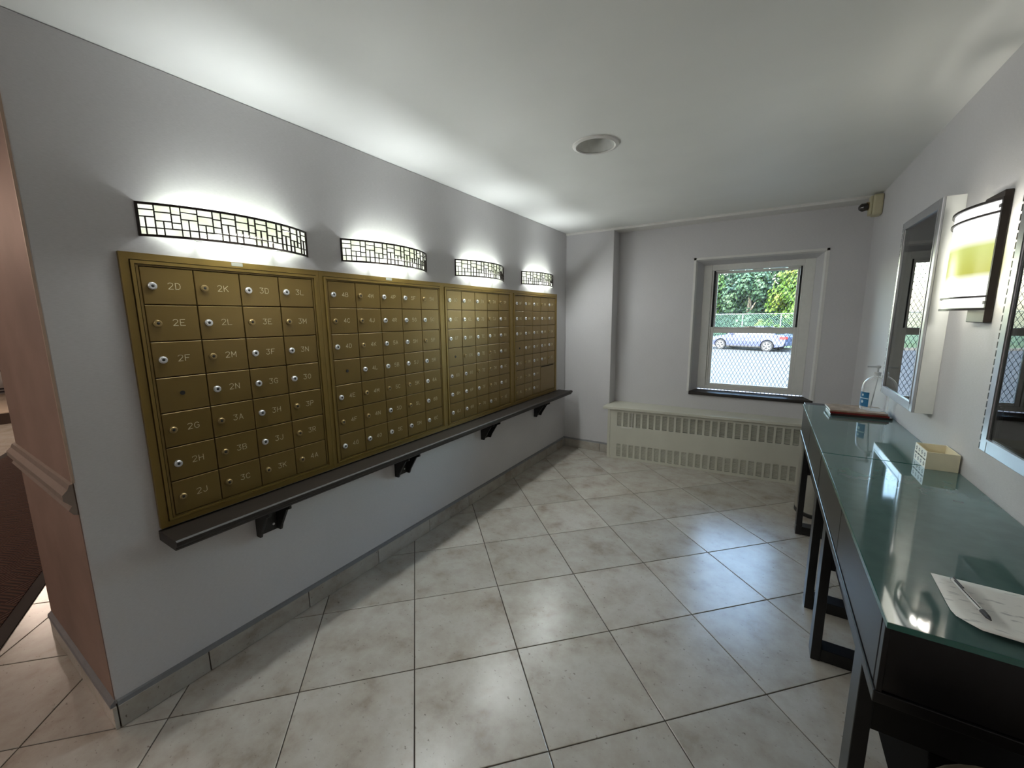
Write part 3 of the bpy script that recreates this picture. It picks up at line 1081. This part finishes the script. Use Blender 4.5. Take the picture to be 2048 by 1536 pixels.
# off-white tray box
tb = thing('storage_box', 'small open cream plastic box standing against the right wall', 'box', (2.548, 2.200, ZD), math.radians(0))
M_CRM = pmat('cream_plastic', srgb(232, 222, 192), .4, var=.03)
bx, by, bh, t_ = .046, .072, .068, .003
MB().box(-bx, bx, -by, by, 0, t_).build('base', M_CRM, tb)
MB().box(-bx, -bx + t_, -by, by, t_, bh).build('side_wall', M_CRM, tb)
MB().box(bx - t_, bx, -by, by, t_, bh).build('side_wall', M_CRM, tb)
MB().box(-bx + t_, bx - t_, -by, -by + t_, t_, bh).build('end_wall', M_CRM, tb)
MB().box(-bx + t_, bx - t_, by - t_, by, t_, bh).build('end_wall', M_CRM, tb)
m = MB()
rr = random.Random(3)
for k2 in range(4):
    yy = -.052 + k2 * .034
    for z in (.052, .016):
        for q in range(6):
            a = 2 * math.pi * q / 6
            cy, cz = yy + .006 * math.cos(a), z + .006 * math.sin(a)
            m.add([(-bx - .0004, cy + .0035 * math.cos(w), cz + .0035 * math.sin(w)) for w in (0, 1.57, 3.14, 4.71)], [(0, 1, 2, 3)])
    m.box(-bx - .0006, -bx, yy - .012, yy + .014, .031, .036)
m.build('printed_pattern', pmat('pattern_ink', srgb(86, 78, 62), .6), tb, fix=False)

# paper and pen
pp = thing('paper_sheet', 'white sheet of paper with faint writing on the nearer desk', 'paper', (2.306, 1.243, ZD))
vs, fs = [], []
nx, ny = 14, 10
pw, ph = .282, .212
pa = math.radians(-2.5)
for i in range(nx + 1):
    for j in range(ny + 1):
        u, v = i / nx * pw, -j / ny * ph
        z = .0012 + .010 * max(0, (j / ny - .55)) ** 2 * max(0, 1 - i / nx * 1.2) * 6 + .002 * math.sin(u * 14) * (j / ny)
        # trimmed front left corner rolls under
        x_ = u + (max(0, j / ny - .78) * .12 if i == 0 else max(0, j / ny - .78) * .12 * (1 - i / nx))
        vs.append((x_ * math.cos(pa) - v * math.sin(pa), x_ * math.sin(pa) + v * math.cos(pa), max(.0008, z)))
for i in range(nx):
    for j in range(ny):
        a = i * (ny + 1) + j
        fs.append((a, a + ny + 1, a + ny + 2, a + 1))
M_PAPER = bpy.data.materials.new('paper')
k_ = NT(M_PAPER)
tc = k_.n('ShaderNodeTexCoord')
mp = k_.n('ShaderNodeMapping')
mp.inputs['Scale'].default_value = (28, 70, 1)
k_.l(tc.outputs['Object'], mp.inputs['Vector'])
nz = k_.n('ShaderNodeTexNoise')
nz.inputs['Scale'].default_value = 1.0
nz.inputs['Detail'].default_value = 3
k_.l(mp.outputs[0], nz.inputs['Vector'])
k_.l(k_.ramp(nz.outputs['Fac'], [(.30, srgb(170, 168, 166)), (.42, srgb(222, 220, 214))]), k_.b.inputs['Base Color'])
k_.b.inputs['Roughness'].default_value = .8
po = MB().add(vs, fs).build('sheet', M_PAPER, pp, smooth=True)
sm = po.modifiers.new('thick', 'SOLIDIFY')
sm.thickness = .0004
pn = thing('ballpoint_pen', 'clear ballpoint pen with dark tip lying on the paper', 'pen', (2.341, 1.142, ZD + .012))
d = Vector((2.333 - 2.348, 1.207 - 1.078, 0)).normalized()
def pt(t, dz=0.0, s=0.0):
    return (d.x * t + d.y * s, d.y * t - d.x * s, dz)
MB().tube(pt(.070), pt(-.038), .0042, .0042, 12).build('barrel', pmat('pen_clear', srgb(200, 200, 200), .15, spec=.7), pn, smooth=True)
MB().tube(pt(-.038), pt(-.056), .0046, .0040, 12).tube(pt(-.056), pt(-.066), .0040, .0012, 12).build('grip', pmat('pen_dark', srgb(30, 28, 36), .4), pn, smooth=True)
MB().tube(pt(.070), pt(.075), .0045, .003, 12).tube(pt(.068, .006), pt(.030, .006), .0016, .0014, 6).build('clip', pmat('pen_clip', srgb(48, 46, 52), .35), pn)
MB().tube(pt(.06, .0035, -.002), pt(-.035, .0035, -.002), .0011, .0011, 6).build('ink_tube', M_KEY, pn)

# ------------------------------------------------------------------ notice cases on the right wall
def make_case(y0, y1, z0, z1, label):
    t = thing('notice_case', label, 'notice board', (W, y0, z0), 0, 'glazed aluminium notice cases')
    L, Hh, D = y1 - y0, z1 - z0, .062
    s = .006
    for nm, q in (('side_panel', (-D, -.0005, 0, s, 0, Hh)), ('side_panel', (-D, -.0005, L - s, L, 0, Hh)),
                  ('top_panel', (-D, -.0005, s, L - s, Hh - s, Hh)), ('bottom_panel', (-D, -.0005, s, L - s, 0, s))):
        MB().box(*q).build(nm, M_CASE, t)
    MB().box(-.012, -.0005, s, L - s, s, Hh - s).build('pin_board', M_CORK, t)
    f = .042
    dr = MB()
    dr.box(-D - .010, -D, 0, f, 0, Hh).box(-D - .010, -D, L - f, L, 0, Hh)
    dr.box(-D - .010, -D, f, L - f, 0, f).box(-D - .010, -D, f, L - f, Hh - f, Hh)
    dr = dr.build('door_frame', M_ALU, t, bevel=.0025)
    MB().box(-D - .0125, -D - .010, f - .007, f, f - .007, Hh - f + .007).box(-D - .0125, -D - .010, L - f, L - f + .007, f - .007, Hh - f + .007).box(-D - .0125, -D - .010, f, L - f, f - .007, f).box(-D - .0125, -D - .010, f, L - f, Hh - f, Hh - f + .007).build('glazing_bead', M_ALU, dr)
    MB().box(-D - .006, -D - .002, f, L - f, f, Hh - f).build('door_glass', M_CASEGL, dr)
    # piano hinge along the far side: knuckles
    kn = 36
    for q in range(kn):
        z = (q + .5) * Hh / kn
        MBK = MB().box(-D - .010, -D - .001, L, L + .004, z - Hh / kn * .36, z + Hh / kn * .36) if q == 0 else None
        if q == 0:
            kme = MB().box(-D - .010, -D - .001, L, L + .005, -Hh / kn * .36, Hh / kn * .36).mesh('hinge_knuckle', M_HINGE)
        link('hinge_knuckle', kme, t, (0, 0, z))
    return t
make_case(2.505, 3.105, 1.050, 1.982, 'glazed aluminium notice case nearer the window, beyond the wall lamp')
make_case(1.20, 1.800, 1.078, 2.010, 'glazed aluminium notice case at the right edge of the picture, closest to camera')

# ------------------------------------------------------------------ lamp on the right wall
rs = thing('wall_lamp', 'upright wall lamp with white and amber glass shade and dark bronze frame', 'wall lamp', (W, 2.165, 1.462))
MB().box(-.022, -.0005, -.075, .075, 0, .440).build('back_plate', M_SCFR, rs, bevel=.003)
RW, RD, RH, RZ = .195, .045, .352, .043
rr_ = (RW * RW + RD * RD) / (2 * RD)
rh_ = math.asin(RW / rr_)
def rarc(u, off=0.0):
    a = -rh_ + 2 * rh_ * u
    return (-.055 - ((rr_ + off) * math.cos(a) - (rr_ - RD)), (rr_ + off) * math.sin(a))
def rstrip(z0, z1, t0, t1, n=20):
    vs, fs = [], []
    for q in range(n + 1):
        for (t, z) in ((t0, z0), (t1, z0), (t1, z1), (t0, z1)):
            x, y = rarc(q / n, t)
            vs.append((x, y, z))
    for q in range(n):
        o_ = 4 * q
        for e in range(4):
            fs.append((o_ + e, o_ + (e + 1) % 4, o_ + 4 + (e + 1) % 4, o_ + 4 + e))
    fs += [(0, 3, 2, 1), (4 * n, 4 * n + 1, 4 * n + 2, 4 * n + 3)]
    return MB().add(vs, fs)
M_RGL = bpy.data.materials.new('banded_glass')
k_ = NT(M_RGL)
tc = k_.n('ShaderNodeTexCoord')
sx = k_.n('ShaderNodeSeparateXYZ')
k_.l(tc.outputs['Object'], sx.inputs[0])
mr = k_.n('ShaderNodeMapRange')
mr.inputs[1].default_value = RZ
mr.inputs[2].default_value = RZ + RH
k_.l(sx.outputs[2], mr.inputs[0])
cc = k_.ramp(mr.outputs[0], [(.0, (.86, .95, .72, 1)), (.10, (1, 1, .98, 1)), (.27, (1, 1, 1, 1)), (.36, (.36, .36, .05, 1)), (.60, (.42, .46, .12, 1)), (.70, (1, 1, 1, 1)), (.90, (1, 1, .98, 1))])
k_.l(cc, k_.b.inputs['Emission Color'])
k_.l(cc, k_.b.inputs['Base Color'])
k_.b.inputs['Emission Strength'].default_value = .42
M_RGL.cycles.emission_sampling = 'NONE'
k_.b.inputs['Roughness'].default_value = .3
rstrip(RZ + .006, RZ + RH - .006, -.004, -.001).build('glass_shade', M_RGL, rs, smooth=True)
for (a, b_) in ((RZ, RZ + .008), (RZ + RH - .008, RZ + RH)):
    rstrip(a, b_, -.003, .006).build('shade_rim', M_SCFR, rs)
for z in (RZ + .042, RZ + RH - .046):
    rstrip(z, z + .006, -.0005, .006).build('shade_band', M_SCFR, rs)
for u in (0.0, 1.0):
    x, y = rarc(u)
    MB().box(x - .006, x + .012, y - .005, y + .005, RZ, RZ + RH).build('side_bar', M_SCFR, rs)
for z in (RZ + .02, RZ + RH - .03):
    MB().box(-.060, -.022, -.012, .012, z, z + .01).box(-.062, -.054, -RW, RW, z, z + .01).build('support_arm', M_SCFR, rs)
for z in (.12, .30):
    MB().lathe([(.006, z - .035), (.014, z - .02), (.014, z + .02), (.006, z + .035)], 12, (-.048, 0)).build('bulb', M_BULB, rs, smooth=True)
    lamp('bulb_light', rs, (-.042, 0, z), SCONCE_W * 2.8, (1, .97, .88), .02)
    MB().box(-.05, -.02, -.004, .004, z - .04, z - .034).build('bulb_holder', M_SCFR, rs)

strip_lamp('glass_glow', rs, (-.112, 0, .22), (0, math.radians(90), 0), .30, .34, RLAMP_OUT, (1, .98, .86), 180)

# ------------------------------------------------------------------ security camera in the corner
sc_ = thing('security_camera', 'small beige security camera with dark lens high in the corner', 'camera', (W - .001, 4.20, 2.228))
M_BEI = pmat('aged_beige', srgb(186, 178, 148), .5, var=.05)
MB().box(-.060, 0, -.05, .05, 0, .150).build('housing', M_BEI, sc_, bevel=.012)
MB().box(-.076, -.06, -.042, .042, .008, .142).build('front_plate', M_BEI, sc_, bevel=.006)
MB().tube((-.076, 0, .075), (-.118, -.01, .068), .026, .030, 18).tube((-.118, -.01, .068), (-.134, -.014, .065), .030, .016, 18).build('lens_tube', pmat('lens_dark', srgb(34, 26, 22), .15, spec=.8), sc_, smooth=True)
MB().tube((-.08, -.002, .075), (-.086, -.0035, .074), .031, .031, 18).build('lens_ring', M_LOCKB, sc_)

# ------------------------------------------------------------------ waste bins
wb = thing('waste_bin', 'round steel waste bin with dark foot between desk and heater', 'waste bin', (2.382, 3.70, 0))
MB().lathe([(.150, .0008), (.158, .004), (.158, .030), (.154, .034)], 36).build('foot_ring', M_BRKT, wb, smooth=True)
MB().lathe([(.156, .034), (.158, .04), (.158, .655), (.160, .660)], 36).build('bin_body', pmat('satin_steel', srgb(170, 166, 156), .35, metal=.5), wb, smooth=True)
MB().lathe([(.161, .660), (.162, .668), (.155, .684), (.10, .705), (.0, .712)], 36, caps=False).build('lid', M_ALU, wb, smooth=True)
MB().tube((-.145, -.05, .690), (-.150, -.052, .742), .007, .007, 10).lathe([(.0, .738), (.012, .744), (.014, .754), (.010, .764), (.0, .768)], 14, (-.150, -.052), caps=False).build('lid_knob', M_CHROME, wb, smooth=True)
wk = thing('waste_basket', 'dim beige round waste basket at the end of the nearer desk', 'waste bin', (2.420, .905, 0))
M_BSK = pmat('basket_beige', srgb(96, 88, 74), .6)
MB().lathe([(.125, .001), (.130, .006), (.163, .585), (.163, .6), (.157, .6), (.156, .585), (.124, .01), (.0, .01)], 36, caps=False).build('basket_body', M_BSK, wk, smooth=True)
MB().lathe([(.163, .586), (.170, .590), (.171, .600), (.165, .606), (.157, .602)], 36, caps=False).build('basket_rim', M_BSK, wk, smooth=True)

bx_t = thing('storage_box', 'black lidded storage box on the floor under the nearer desk', 'box', (2.478, 1.665, 0.0006))
MB().box(-.085, .068, -.32, .32, 0, .33).build('box_body', M_BLACK, bx_t, bevel=.006)
MB().box(-.090, .073, -.325, .325, .33, .355).build('box_lid', M_BLACK, bx_t, bevel=.004)

# ------------------------------------------------------------------ lobby side
mat_d = (-.917, .400)
mat_n = (.400, .917)
def mp_(t, n_):
    return (mat_d[0] * t + mat_n[0] * n_, mat_d[1] * t + mat_n[1] * n_)
def ribs_mat():
    mm = bpy.data.materials.new('mat_carpet')
    kk = NT(mm)
    t = kk.n('ShaderNodeTexCoord')
    ck = kk.n('ShaderNodeTexChecker')
    ck.inputs['Scale'].default_value = 9
    mpn = kk.n('ShaderNodeMapping')
    mpn.inputs['Rotation'].default_value = (0, 0, math.radians(-23.6))
    kk.l(t.outputs['Object'], mpn.inputs[0])
    kk.l(mpn.outputs[0], ck.inputs['Vector'])
    w1 = kk.n('ShaderNodeTexWave')
    w1.bands_direction = 'X'
    w1.inputs['Scale'].default_value = 14
    w2 = kk.n('ShaderNodeTexWave')
    w2.bands_direction = 'Y'
    w2.inputs['Scale'].default_value = 14
    kk.l(mpn.outputs[0], w1.inputs[0])
    kk.l(mpn.outputs[0], w2.inputs[0])
    mx = kk.n('ShaderNodeMix', data_type='FLOAT')
    kk.l(ck.outputs['Fac'], mx.inputs[0])
    kk.l(w1.outputs['Fac'], mx.inputs[2])
    kk.l(w2.outputs['Fac'], mx.inputs[3])
    kk.l(kk.ramp(mx.outputs[0], [(.2, srgb(34, 20, 15)), (.8, srgb(76, 48, 36))]), kk.b.inputs['Base Color'])
    kk.b.inputs['Roughness'].default_value = .95
    kk.bump(mx.outputs[0], .8, .004)
    return mm
fm = thing('floor_mat', 'dark brown ribbed entrance mat on the lobby floor', 'mat', (0, 0, 0))
poly = [mp_(.2, -.30), mp_(7.0, -.30), mp_(7.0, -1.43), mp_(.2, -1.43)]
MB().prism(poly, 'z', .0005, .009).build('mat_pile', ribs_mat(), fm)
poly2 = [mp_(.14, -.24), mp_(7.06, -.24), mp_(7.06, -1.49), mp_(.14, -1.49)]
m = MB()
for (a, b_, c, d_) in ((.14, 7.06, -.24, -.30), (.14, 7.06, -1.43, -1.49)):
    m.prism([mp_(a, c), mp_(b_, c), mp_(b_, d_), mp_(a, d_)], 'z', .0005, .006)
m.build('mat_border', pmat('mat_rubber', srgb(30, 22, 18), .8), fm)
# raised step at the far end of the lobby
M_STEPD = pmat('step_dark', srgb(58, 44, 36), .6)
M_STEPL = pmat('step_pale_wood', srgb(206, 190, 172), .45, var=.08, scale=12)
st = struct(MB().box(LX + .002, -7.6, -2.5, 4.7, 0, .16).build('lobby_step', M_STEPD))
tr_ = MB().box(LX + .002, -7.62, -2.5, 4.7, .16, .175).build('step_tread', M_STEPL, st)
# low dark framed table on the step
lt = thing('side_table', 'dark metal framed low table far off in the lobby', 'table', (-9.3, 1.10, .176))
M_DKM = pmat('dark_metal', srgb(30, 24, 30), .5)
for (x, y) in ((-.25, -.4), (.25, -.4), (-.25, .3), (.25, .3)):
    MB().box(x - .02, x + .02, y - .02, y + .02, 0, .5).build('leg', M_DKM, lt)
MB().box(-.27, .27, -.42, .32, .5, .53).build('table_top', M_DKM, lt)
for x in (-.25, .25):
    MB().box(x - .015, x + .015, -.38, .28, .14, .17).build('stretcher', M_DKM, lt)
# warm lobby ceiling lamps, then an added fill lamp behind the camera
M_LAMPW = emis('lobby_lamp_glow', (1.0, .72, .55, 1), 3.0)
M_FILLN = emis('entry_fill_glow', (1.0, .88, .78, 1), 3.0)
for (x, y, r_, w_, c_, gm, txt) in ((-2.9, -.6, .20, LOBBY_W, (1, .66, .50), M_LAMPW, 'round warm ceiling lamp in the lobby near the mat'),
                           (-6.6, .9, .22, LOBBY_W * 2.4, (1, .80, .66), M_LAMPW, 'round warm ceiling lamp deep in the lobby'),
                           (-.06, -1.75, .20, ENTRY_FILL_W, (1, .965, .94), M_FILLN, 'added round fill lamp on the ceiling behind the camera, out of view')):
    t = thing('ceiling_lamp', txt, 'ceiling light', (x, y, H))
    MB().lathe([(r_ + .02, -.0005), (r_ + .02, -.03), (r_, -.03)], 32, caps=False).build('lamp_ring', M_TRIMW, t)
    MB().lathe([(r_, -.02), (r_ * .9, -.05), (r_ * .5, -.075), (0, -.082)], 32, caps=False).build('lamp_diffuser', gm, t, smooth=True)
    lamp('lamp_light', t, (0, 0, -.15), w_, c_, .06)

# ------------------------------------------------------------------ outdoors
ZS = -.60
M_ASPH = pmat('asphalt', srgb(44, 45, 47), .85, var=.08, scale=1.2)
M_KERB = pmat('kerb_stone', srgb(92, 90, 86), .8, var=.1, scale=3)
M_GRASS = pmat('verge_grass', srgb(44, 64, 20), .9, var=.35, scale=5)
HA = math.radians(-21)
ux, uy = math.cos(HA), math.sin(HA)
def rd(u, v):
    """street frame: u along the kerb, v away from the house; origin under the parked car"""
    return (0.72 + ux * u - uy * v, 28.75 + uy * u + ux * v)
def rpoly(u0, u1, v0, v1):
    return [rd(u0, v0), rd(u1, v0), rd(u1, v1), rd(u0, v1)]
struct(MB().prism([(-60, 4.99), (60, 4.99), (60, 90), (-60, 90)], 'z', ZS - .3, ZS - .02).build('ground_base', M_GRASS))
struct(MB().prism(rpoly(-50, 50, -30, 1.95), 'z', ZS - .2, ZS).build('street', M_ASPH))
struct(MB().prism(rpoly(-50, 50, 1.95, 2.15), 'z', ZS - .2, ZS + .13).build('kerb', M_KERB))
struct(MB().prism(rpoly(-50, 50, 2.15, 6.2), 'z', ZS - .2, ZS + .11).build('verge', M_GRASS))
struct(MB().box(-12, 14, 5.0, 5.4, ZS - .02, .25).build('planting_bed', M_GRASS))

def make_car(name, label, body_col, pos, ang):
    root = thing(name, label, 'car', (*pos, ZS), ang, 'parked cars')
    M_B = pmat('car_paint', body_col, .3, metal=.2, var=.02)
    M_G = pmat('car_glass', srgb(30, 34, 38), .06, spec=.8)
    M_T = pmat('tyre', srgb(26, 26, 28), .8)
    M_R = pmat('alloy', srgb(120, 121, 124), .35, metal=.2)
    M_P = pmat('car_trim', srgb(22, 22, 24), .6)
    # x forward, profile from front bumper to tail, two wheel arches
    top = [(2.28, .34), (2.33, .50), (2.26, .66), (1.95, .78), (1.05, .93), (.95, .95), (-1.62, 1.0), (-2.18, .96), (-2.28, .84), (-2.30, .55), (-2.22, .34)]
    def arch(cx):
        return [(cx + .38 * math.cos(math.radians(a)), .31 + .38 * math.sin(math.radians(a))) for a in range(172, -1, -16)]
    bot = []
    bot += [(-1.36 - .38, .24)] + arch(-1.36) + [(-1.36 + .38, .22)]
    bot += [(1.36 - .38, .22)] + arch(1.36) + [(1.36 + .38, .24)]
    prof = top + bot
    hw = .90
    # body: slight tumblehome through three sections
    mm = MB()
    n_ = len(prof)
    secs = [(-hw + .06, .985), (-hw, 1.0), (hw, 1.0), (hw - .06, .985)]
    vs = []
    for (yy, s) in ((-hw, 0), (hw, 0)):
        for (x, z) in prof:
            vs.append((x * (1 if abs(x) < 2 else .995), yy * (1 - .06 * max(0, (z - .6) / .4)), z))
    fs = [tuple(range(n_)), tuple(range(n_, 2 * n_))[::-1]] + [(i, (i + 1) % n_, n_ + (i + 1) % n_, n_ + i) for i in range(n_)]
    mm.add(vs, fs).build('body', M_B, root)
    cab = [(1.0, .93), (.25, 1.38), (-.2, 1.45), (-.95, 1.43), (-1.75, .98)]
    vs = []
    for (x, z) in cab:
        w_ = .84 if z < 1.0 else .62
        vs += [(x, -w_, z), (x, w_, z)]
    n_ = len(cab)
    fs = [tuple(range(0, 2 * n_, 2)), tuple(range(1, 2 * n_, 2))[::-1]] + [(2 * i, 2 * i + 1, 2 * i + 3, 2 * i + 2) for i in range(n_ - 1)] + [(2 * n_ - 2, 2 * n_ - 1, 1, 0)]
    MB().add(vs, fs).build('cabin_glass', M_G, root)
    MB().add([(.25, -.625, 1.385), (.25, .625, 1.385), (-.2, .63, 1.46), (-.2, -.63, 1.46), (-.95, .625, 1.44), (-.95, -.625, 1.44),
              (.25, -.6, 1.37), (.25, .6, 1.37), (-.95, .6, 1.42), (-.95, -.6, 1.42)], [(0, 1, 2, 3), (3, 2, 4, 5), (6, 7, 8, 9)]).build('roof', M_B, root)
    for s in (-1, 1):
        mm = MB()
        for (xa, za, xb, zb) in ((1.0, .94, .25, 1.385), (-.95, 1.43, -1.75, .99), (-.25, .96, -.22, 1.45)):
            mm.tube((xa, s * (.845 if za < 1.2 else .63), za), (xb, s * (.845 if zb < 1.2 else .63), zb), .035, .035, 6)
        mm.build('pillar', M_B, root)
        MB().box(-.06, -.05, s * .905 - .004, s * .905 + .004, .36, .95).box(-1.0, -.99, s * .905 - .004, s * .905 + .004, .45, .95).box(.98, .99, s * .905 - .004, s * .905 + .004, .36, .92).build('door_seam', M_P, root)
        MB().box(-1.0, 1.0, s * .90 - .02, s * .90 + .02, .22, .30).build('sill_trim', M_P, root)
        MB().box(-.90, .86, s * .905 - .008, s * .905 + .008, .52, .55).build('rub_strip', M_B, root)
        MB().box(-2.31, -1.98, s * .76 - .13, s * .76 + .13, .74, .88).build('tail_lamp', pmat('tail_red', srgb(190, 24, 30), .25), root)
        MB().prism([(2.24, .64), (1.90, .76), (1.96, .62), (2.28, .54)], 'y', s * .74 - .15, s * .74 + .15).build('head_lamp', M_R, root)
        MB().box(.62, .80, s * .98 - .10, s * .98 + .06, .96, 1.08).build('wing_mirror', M_B, root)
        for wx in (-1.36, 1.36):
            wy_ = s * .82
            wh = MB().tube((wx, wy_ - .1, .315), (wx, wy_ + .1, .315), .315, .315, 28).build('tyre', M_T, root)
            mm = MB()
            yo = wy_ + s * .101
            for q in range(5):
                a = 2 * math.pi * q / 5 + .3
                mm.tube((wx, yo, .315), (wx + .2 * math.cos(a), yo, .315 + .2 * math.sin(a)), .03, .045, 6)
            ring = 24
            vs, fs = [], []
            for q in range(ring):
                a = 2 * math.pi * q / ring
                for rr2 in (.185, .225):
                    vs.append((wx + rr2 * math.cos(a), yo + s * .004, .315 + rr2 * math.sin(a)))
            for q in range(ring):
                e = (q + 1) % ring
                fs.append((2 * q, 2 * q + 1, 2 * e + 1, 2 * e))
            mm.add(vs, fs)
            mm.build('alloy_rim', M_R, wh)
    MB().box(-2.33, -2.27, -.8, .8, .34, .56).build('bumper', M_B, root, bevel=.02)
    return root
# cars face left in the picture (towards -u)
car_ang = HA + math.pi
make_car('parked_car', 'silver blue sedan parked along the street outside the window', srgb(50, 56, 86), rd(0, .9), car_ang)
make_car('parked_car', 'dark car behind the silver sedan, barely in the window at right', srgb(36, 40, 60), rd(5.55, 1.0), car_ang)

# chain link fence
fe = thing('chain_link_fence', 'pale green chain link fence with steel rail behind the parked car', 'fence', (0, 0, 0))
M_GALV = pmat('galvanised', srgb(110, 120, 120), .5, metal=.2)
fv, fz0, fz1 = 6.6, ZS + .1, 1.62
def f3(u, z):
    x, y = rd(u, fv)
    return (x, y, z)
for u in range(-16, 17):
    MB().tube(f3(u * 2.6 + 2.2, fz0), f3(u * 2.6 + 2.2, fz1 + .04), .035, .035, 8).build('fence_post', M_GALV, fe)
MB().tube(f3(-40, fz1), f3(44, fz1), .025, .025, 8).build('top_rail', M_GALV, fe)
m = MB()
hgt = fz1 - fz0
for k2 in range(0, 230):
    u = -18 + k2 * .16
    for s in (1, -1):
        a, b_ = f3(u, fz0), f3(u + s * hgt, fz1)
        v = Vector(b_) - Vector(a)
        nrm = Vector((-s * .7, 0, .7)) * .006
        A, B = Vector(a), Vector(b_)
        m.add([A + nrm, A - nrm, B - nrm, B + nrm], [(0, 1, 2, 3)])
stuff(m.build('chain_link_wires', pmat('fence_green', srgb(60, 94, 84), .5), fe, fix=False))

# trees
def leaf_mat(nm, c0, c1, c2):
    mm = bpy.data.materials.new(nm)
    kk = NT(mm)
    t = kk.n('ShaderNodeTexCoord')
    nz_ = kk.n('ShaderNodeTexNoise')
    nz_.inputs['Scale'].default_value = 1.1
    nz_.inputs['Detail'].default_value = 5
    nz_.inputs['Roughness'].default_value = .7
    kk.l(t.outputs['Object'], nz_.inputs[0])
    kk.l(kk.ramp(nz_.outputs['Fac'], [(.32, c0), (.5, c1), (.68, c2)]), kk.b.inputs['Base Color'])
    kk.b.inputs['Roughness'].default_value = .6
    kk.b.inputs['Specular IOR Level'].default_value = .2
    try:
        kk.b.inputs['Transmission Weight'].default_value = 0.0
        kk.b.inputs['Subsurface Weight'].default_value = 0.0
    except Exception:
        pass
    return mm
LM = [leaf_mat('leaf_bright', srgb(32, 54, 14), srgb(58, 82, 22), srgb(86, 90, 32)),
      leaf_mat('leaf_mid', srgb(22, 46, 18), srgb(42, 68, 26), srgb(64, 84, 34)),
      leaf_mat('leaf_blue', srgb(26, 46, 34), srgb(42, 64, 46), srgb(62, 82, 56))]
M_BARK = pmat('bark', srgb(116, 106, 96), .9, var=.25, scale=6)
def tree(u, v, zc, rx, rz, n_, li, label, seed, trunk=.16):
    rg = random.Random(seed)
    x, y = rd(u, v)
    t = thing('tree', label, 'tree', (x, y, ZS), 0, 'trees beyond the fence')
    mm = MB()
    zt = zc - ZS
    mm.tube((0, 0, 0), (.1, 0, zt * .6), trunk, trunk * .75, 9).tube((.1, 0, zt * .6), (.2, .1, zt * 1.15), trunk * .75, trunk * .3, 8)
    for q in range(4):
        a = rg.random() * 6.28
        mm.tube((.1, 0, zt * (.5 + .1 * q)), (rx * .6 * math.cos(a), rx * .6 * math.sin(a), zt * (.75 + .12 * q)), trunk * .4, trunk * .12, 6)
    mm.build('trunk', M_BARK, t)
    lv, lf = [], []
    blobs = []
    for q in range(16):
        a, b_ = rg.random() * 6.28, rg.uniform(-1, 1)
        s = math.sqrt(1 - b_ * b_) * rg.uniform(.45, .85)
        blobs.append((rx * s * math.cos(a), rx * s * math.sin(a), zt + rz * b_ * .8, rg.uniform(.28, .5)))
    for q in range(n_):
        bx_, by_, bz_, br = rg.choice(blobs)
        dv = Vector((rg.gauss(0, 1), rg.gauss(0, 1), rg.gauss(0, 1))).normalized() * (rg.random() ** .4)
        c = Vector((bx_ + dv.x * rx * br, by_ + dv.y * rx * br, bz_ + dv.z * rz * br))
        nn = (dv + Vector((rg.gauss(0, .5), rg.gauss(0, .5), rg.gauss(0, .5) + .4))).normalized()
        a_ = nn.orthogonal().normalized() * rg.uniform(.13, .24)
        b2 = nn.cross(a_).normalized() * rg.uniform(.09, .16)
        o_ = len(lv)
        lv += [tuple(c - a_), tuple(c + b2), tuple(c + a_), tuple(c - b2)]
        lf.append((o_, o_ + 1, o_ + 2, o_ + 3))
    f = MB()
    f.v, f.f = lv, lf
    stuff(f.build('foliage', LM[li], t, fix=False))
    return t
tree(-4.6, 11.0, 3.2, 1.9, 2.7, 5600, 2, 'tall grey trunked tree at the left of the window view', 1, .26)
tree(-.6, 10.2, 2.8, 1.9, 2.3, 6200, 0, 'bright yellow green bushy tree left of centre behind the fence', 2)
tree(3.3, 10.8, 2.9, 1.9, 2.6, 6200, 1, 'mid green bushy tree right of centre behind the fence', 3)
tree(7.3, 10.4, 3.0, 1.9, 2.6, 5400, 0, 'bright green tree at the right of the window view', 5)
tree(-8.6, 11.0, 3.3, 1.9, 2.8, 4200, 1, 'broad green tree far left, seen only from the side', 6)
tree(1.4, 8.0, .5, .95, .75, 2000, 1, 'low green shrub right behind the fence, left of the pale post', 7, .06)
tree(4.4, 8.0, .5, .95, .75, 2000, 2, 'low bluish shrub right behind the fence, right of the pale post', 8, .06)
tree(-1.8, 8.0, .5, .95, .75, 2000, 0, 'low yellow green shrub behind the left end of the fence', 9, .06)
tree(11.5, 19.0, 4.6, 4.6, 5.0, 8000, 1, 'large green tree filling the back at right', 10, .3)
tree(1.5, 20.0, 4.8, 4.8, 5.2, 9500, 2, 'large bluish green tree filling the back of the window view', 11, .3)
tree(-8.5, 20.0, 4.8, 4.8, 5.2, 8000, 2, 'large green tree filling the back at left', 12, .3)

# clipped hedge closing the view under the trees
hg = thing('hedge', 'long dark green hedge closing the view far behind the fence', 'hedge', (*rd(0, 14.6), ZS), HA)
rg = random.Random(44)
lv, lf = [], []
for q in range(16000):
    c = Vector((rg.uniform(-13, 15), rg.uniform(-.7, .7), rg.uniform(.1, 3.4)))
    nn = Vector((rg.gauss(0, .6), -1 + rg.gauss(0, .6), rg.gauss(.4, .6))).normalized()
    a_ = nn.orthogonal().normalized() * rg.uniform(.12, .22)
    b2 = nn.cross(a_).normalized() * rg.uniform(.08, .15)
    o_ = len(lv)
    lv += [tuple(c - a_), tuple(c + b2), tuple(c + a_), tuple(c - b2)]
    lf.append((o_, o_ + 1, o_ + 2, o_ + 3))
f = MB()
f.v, f.f = lv, lf
stuff(f.build('foliage', LM[2], hg, fix=False))
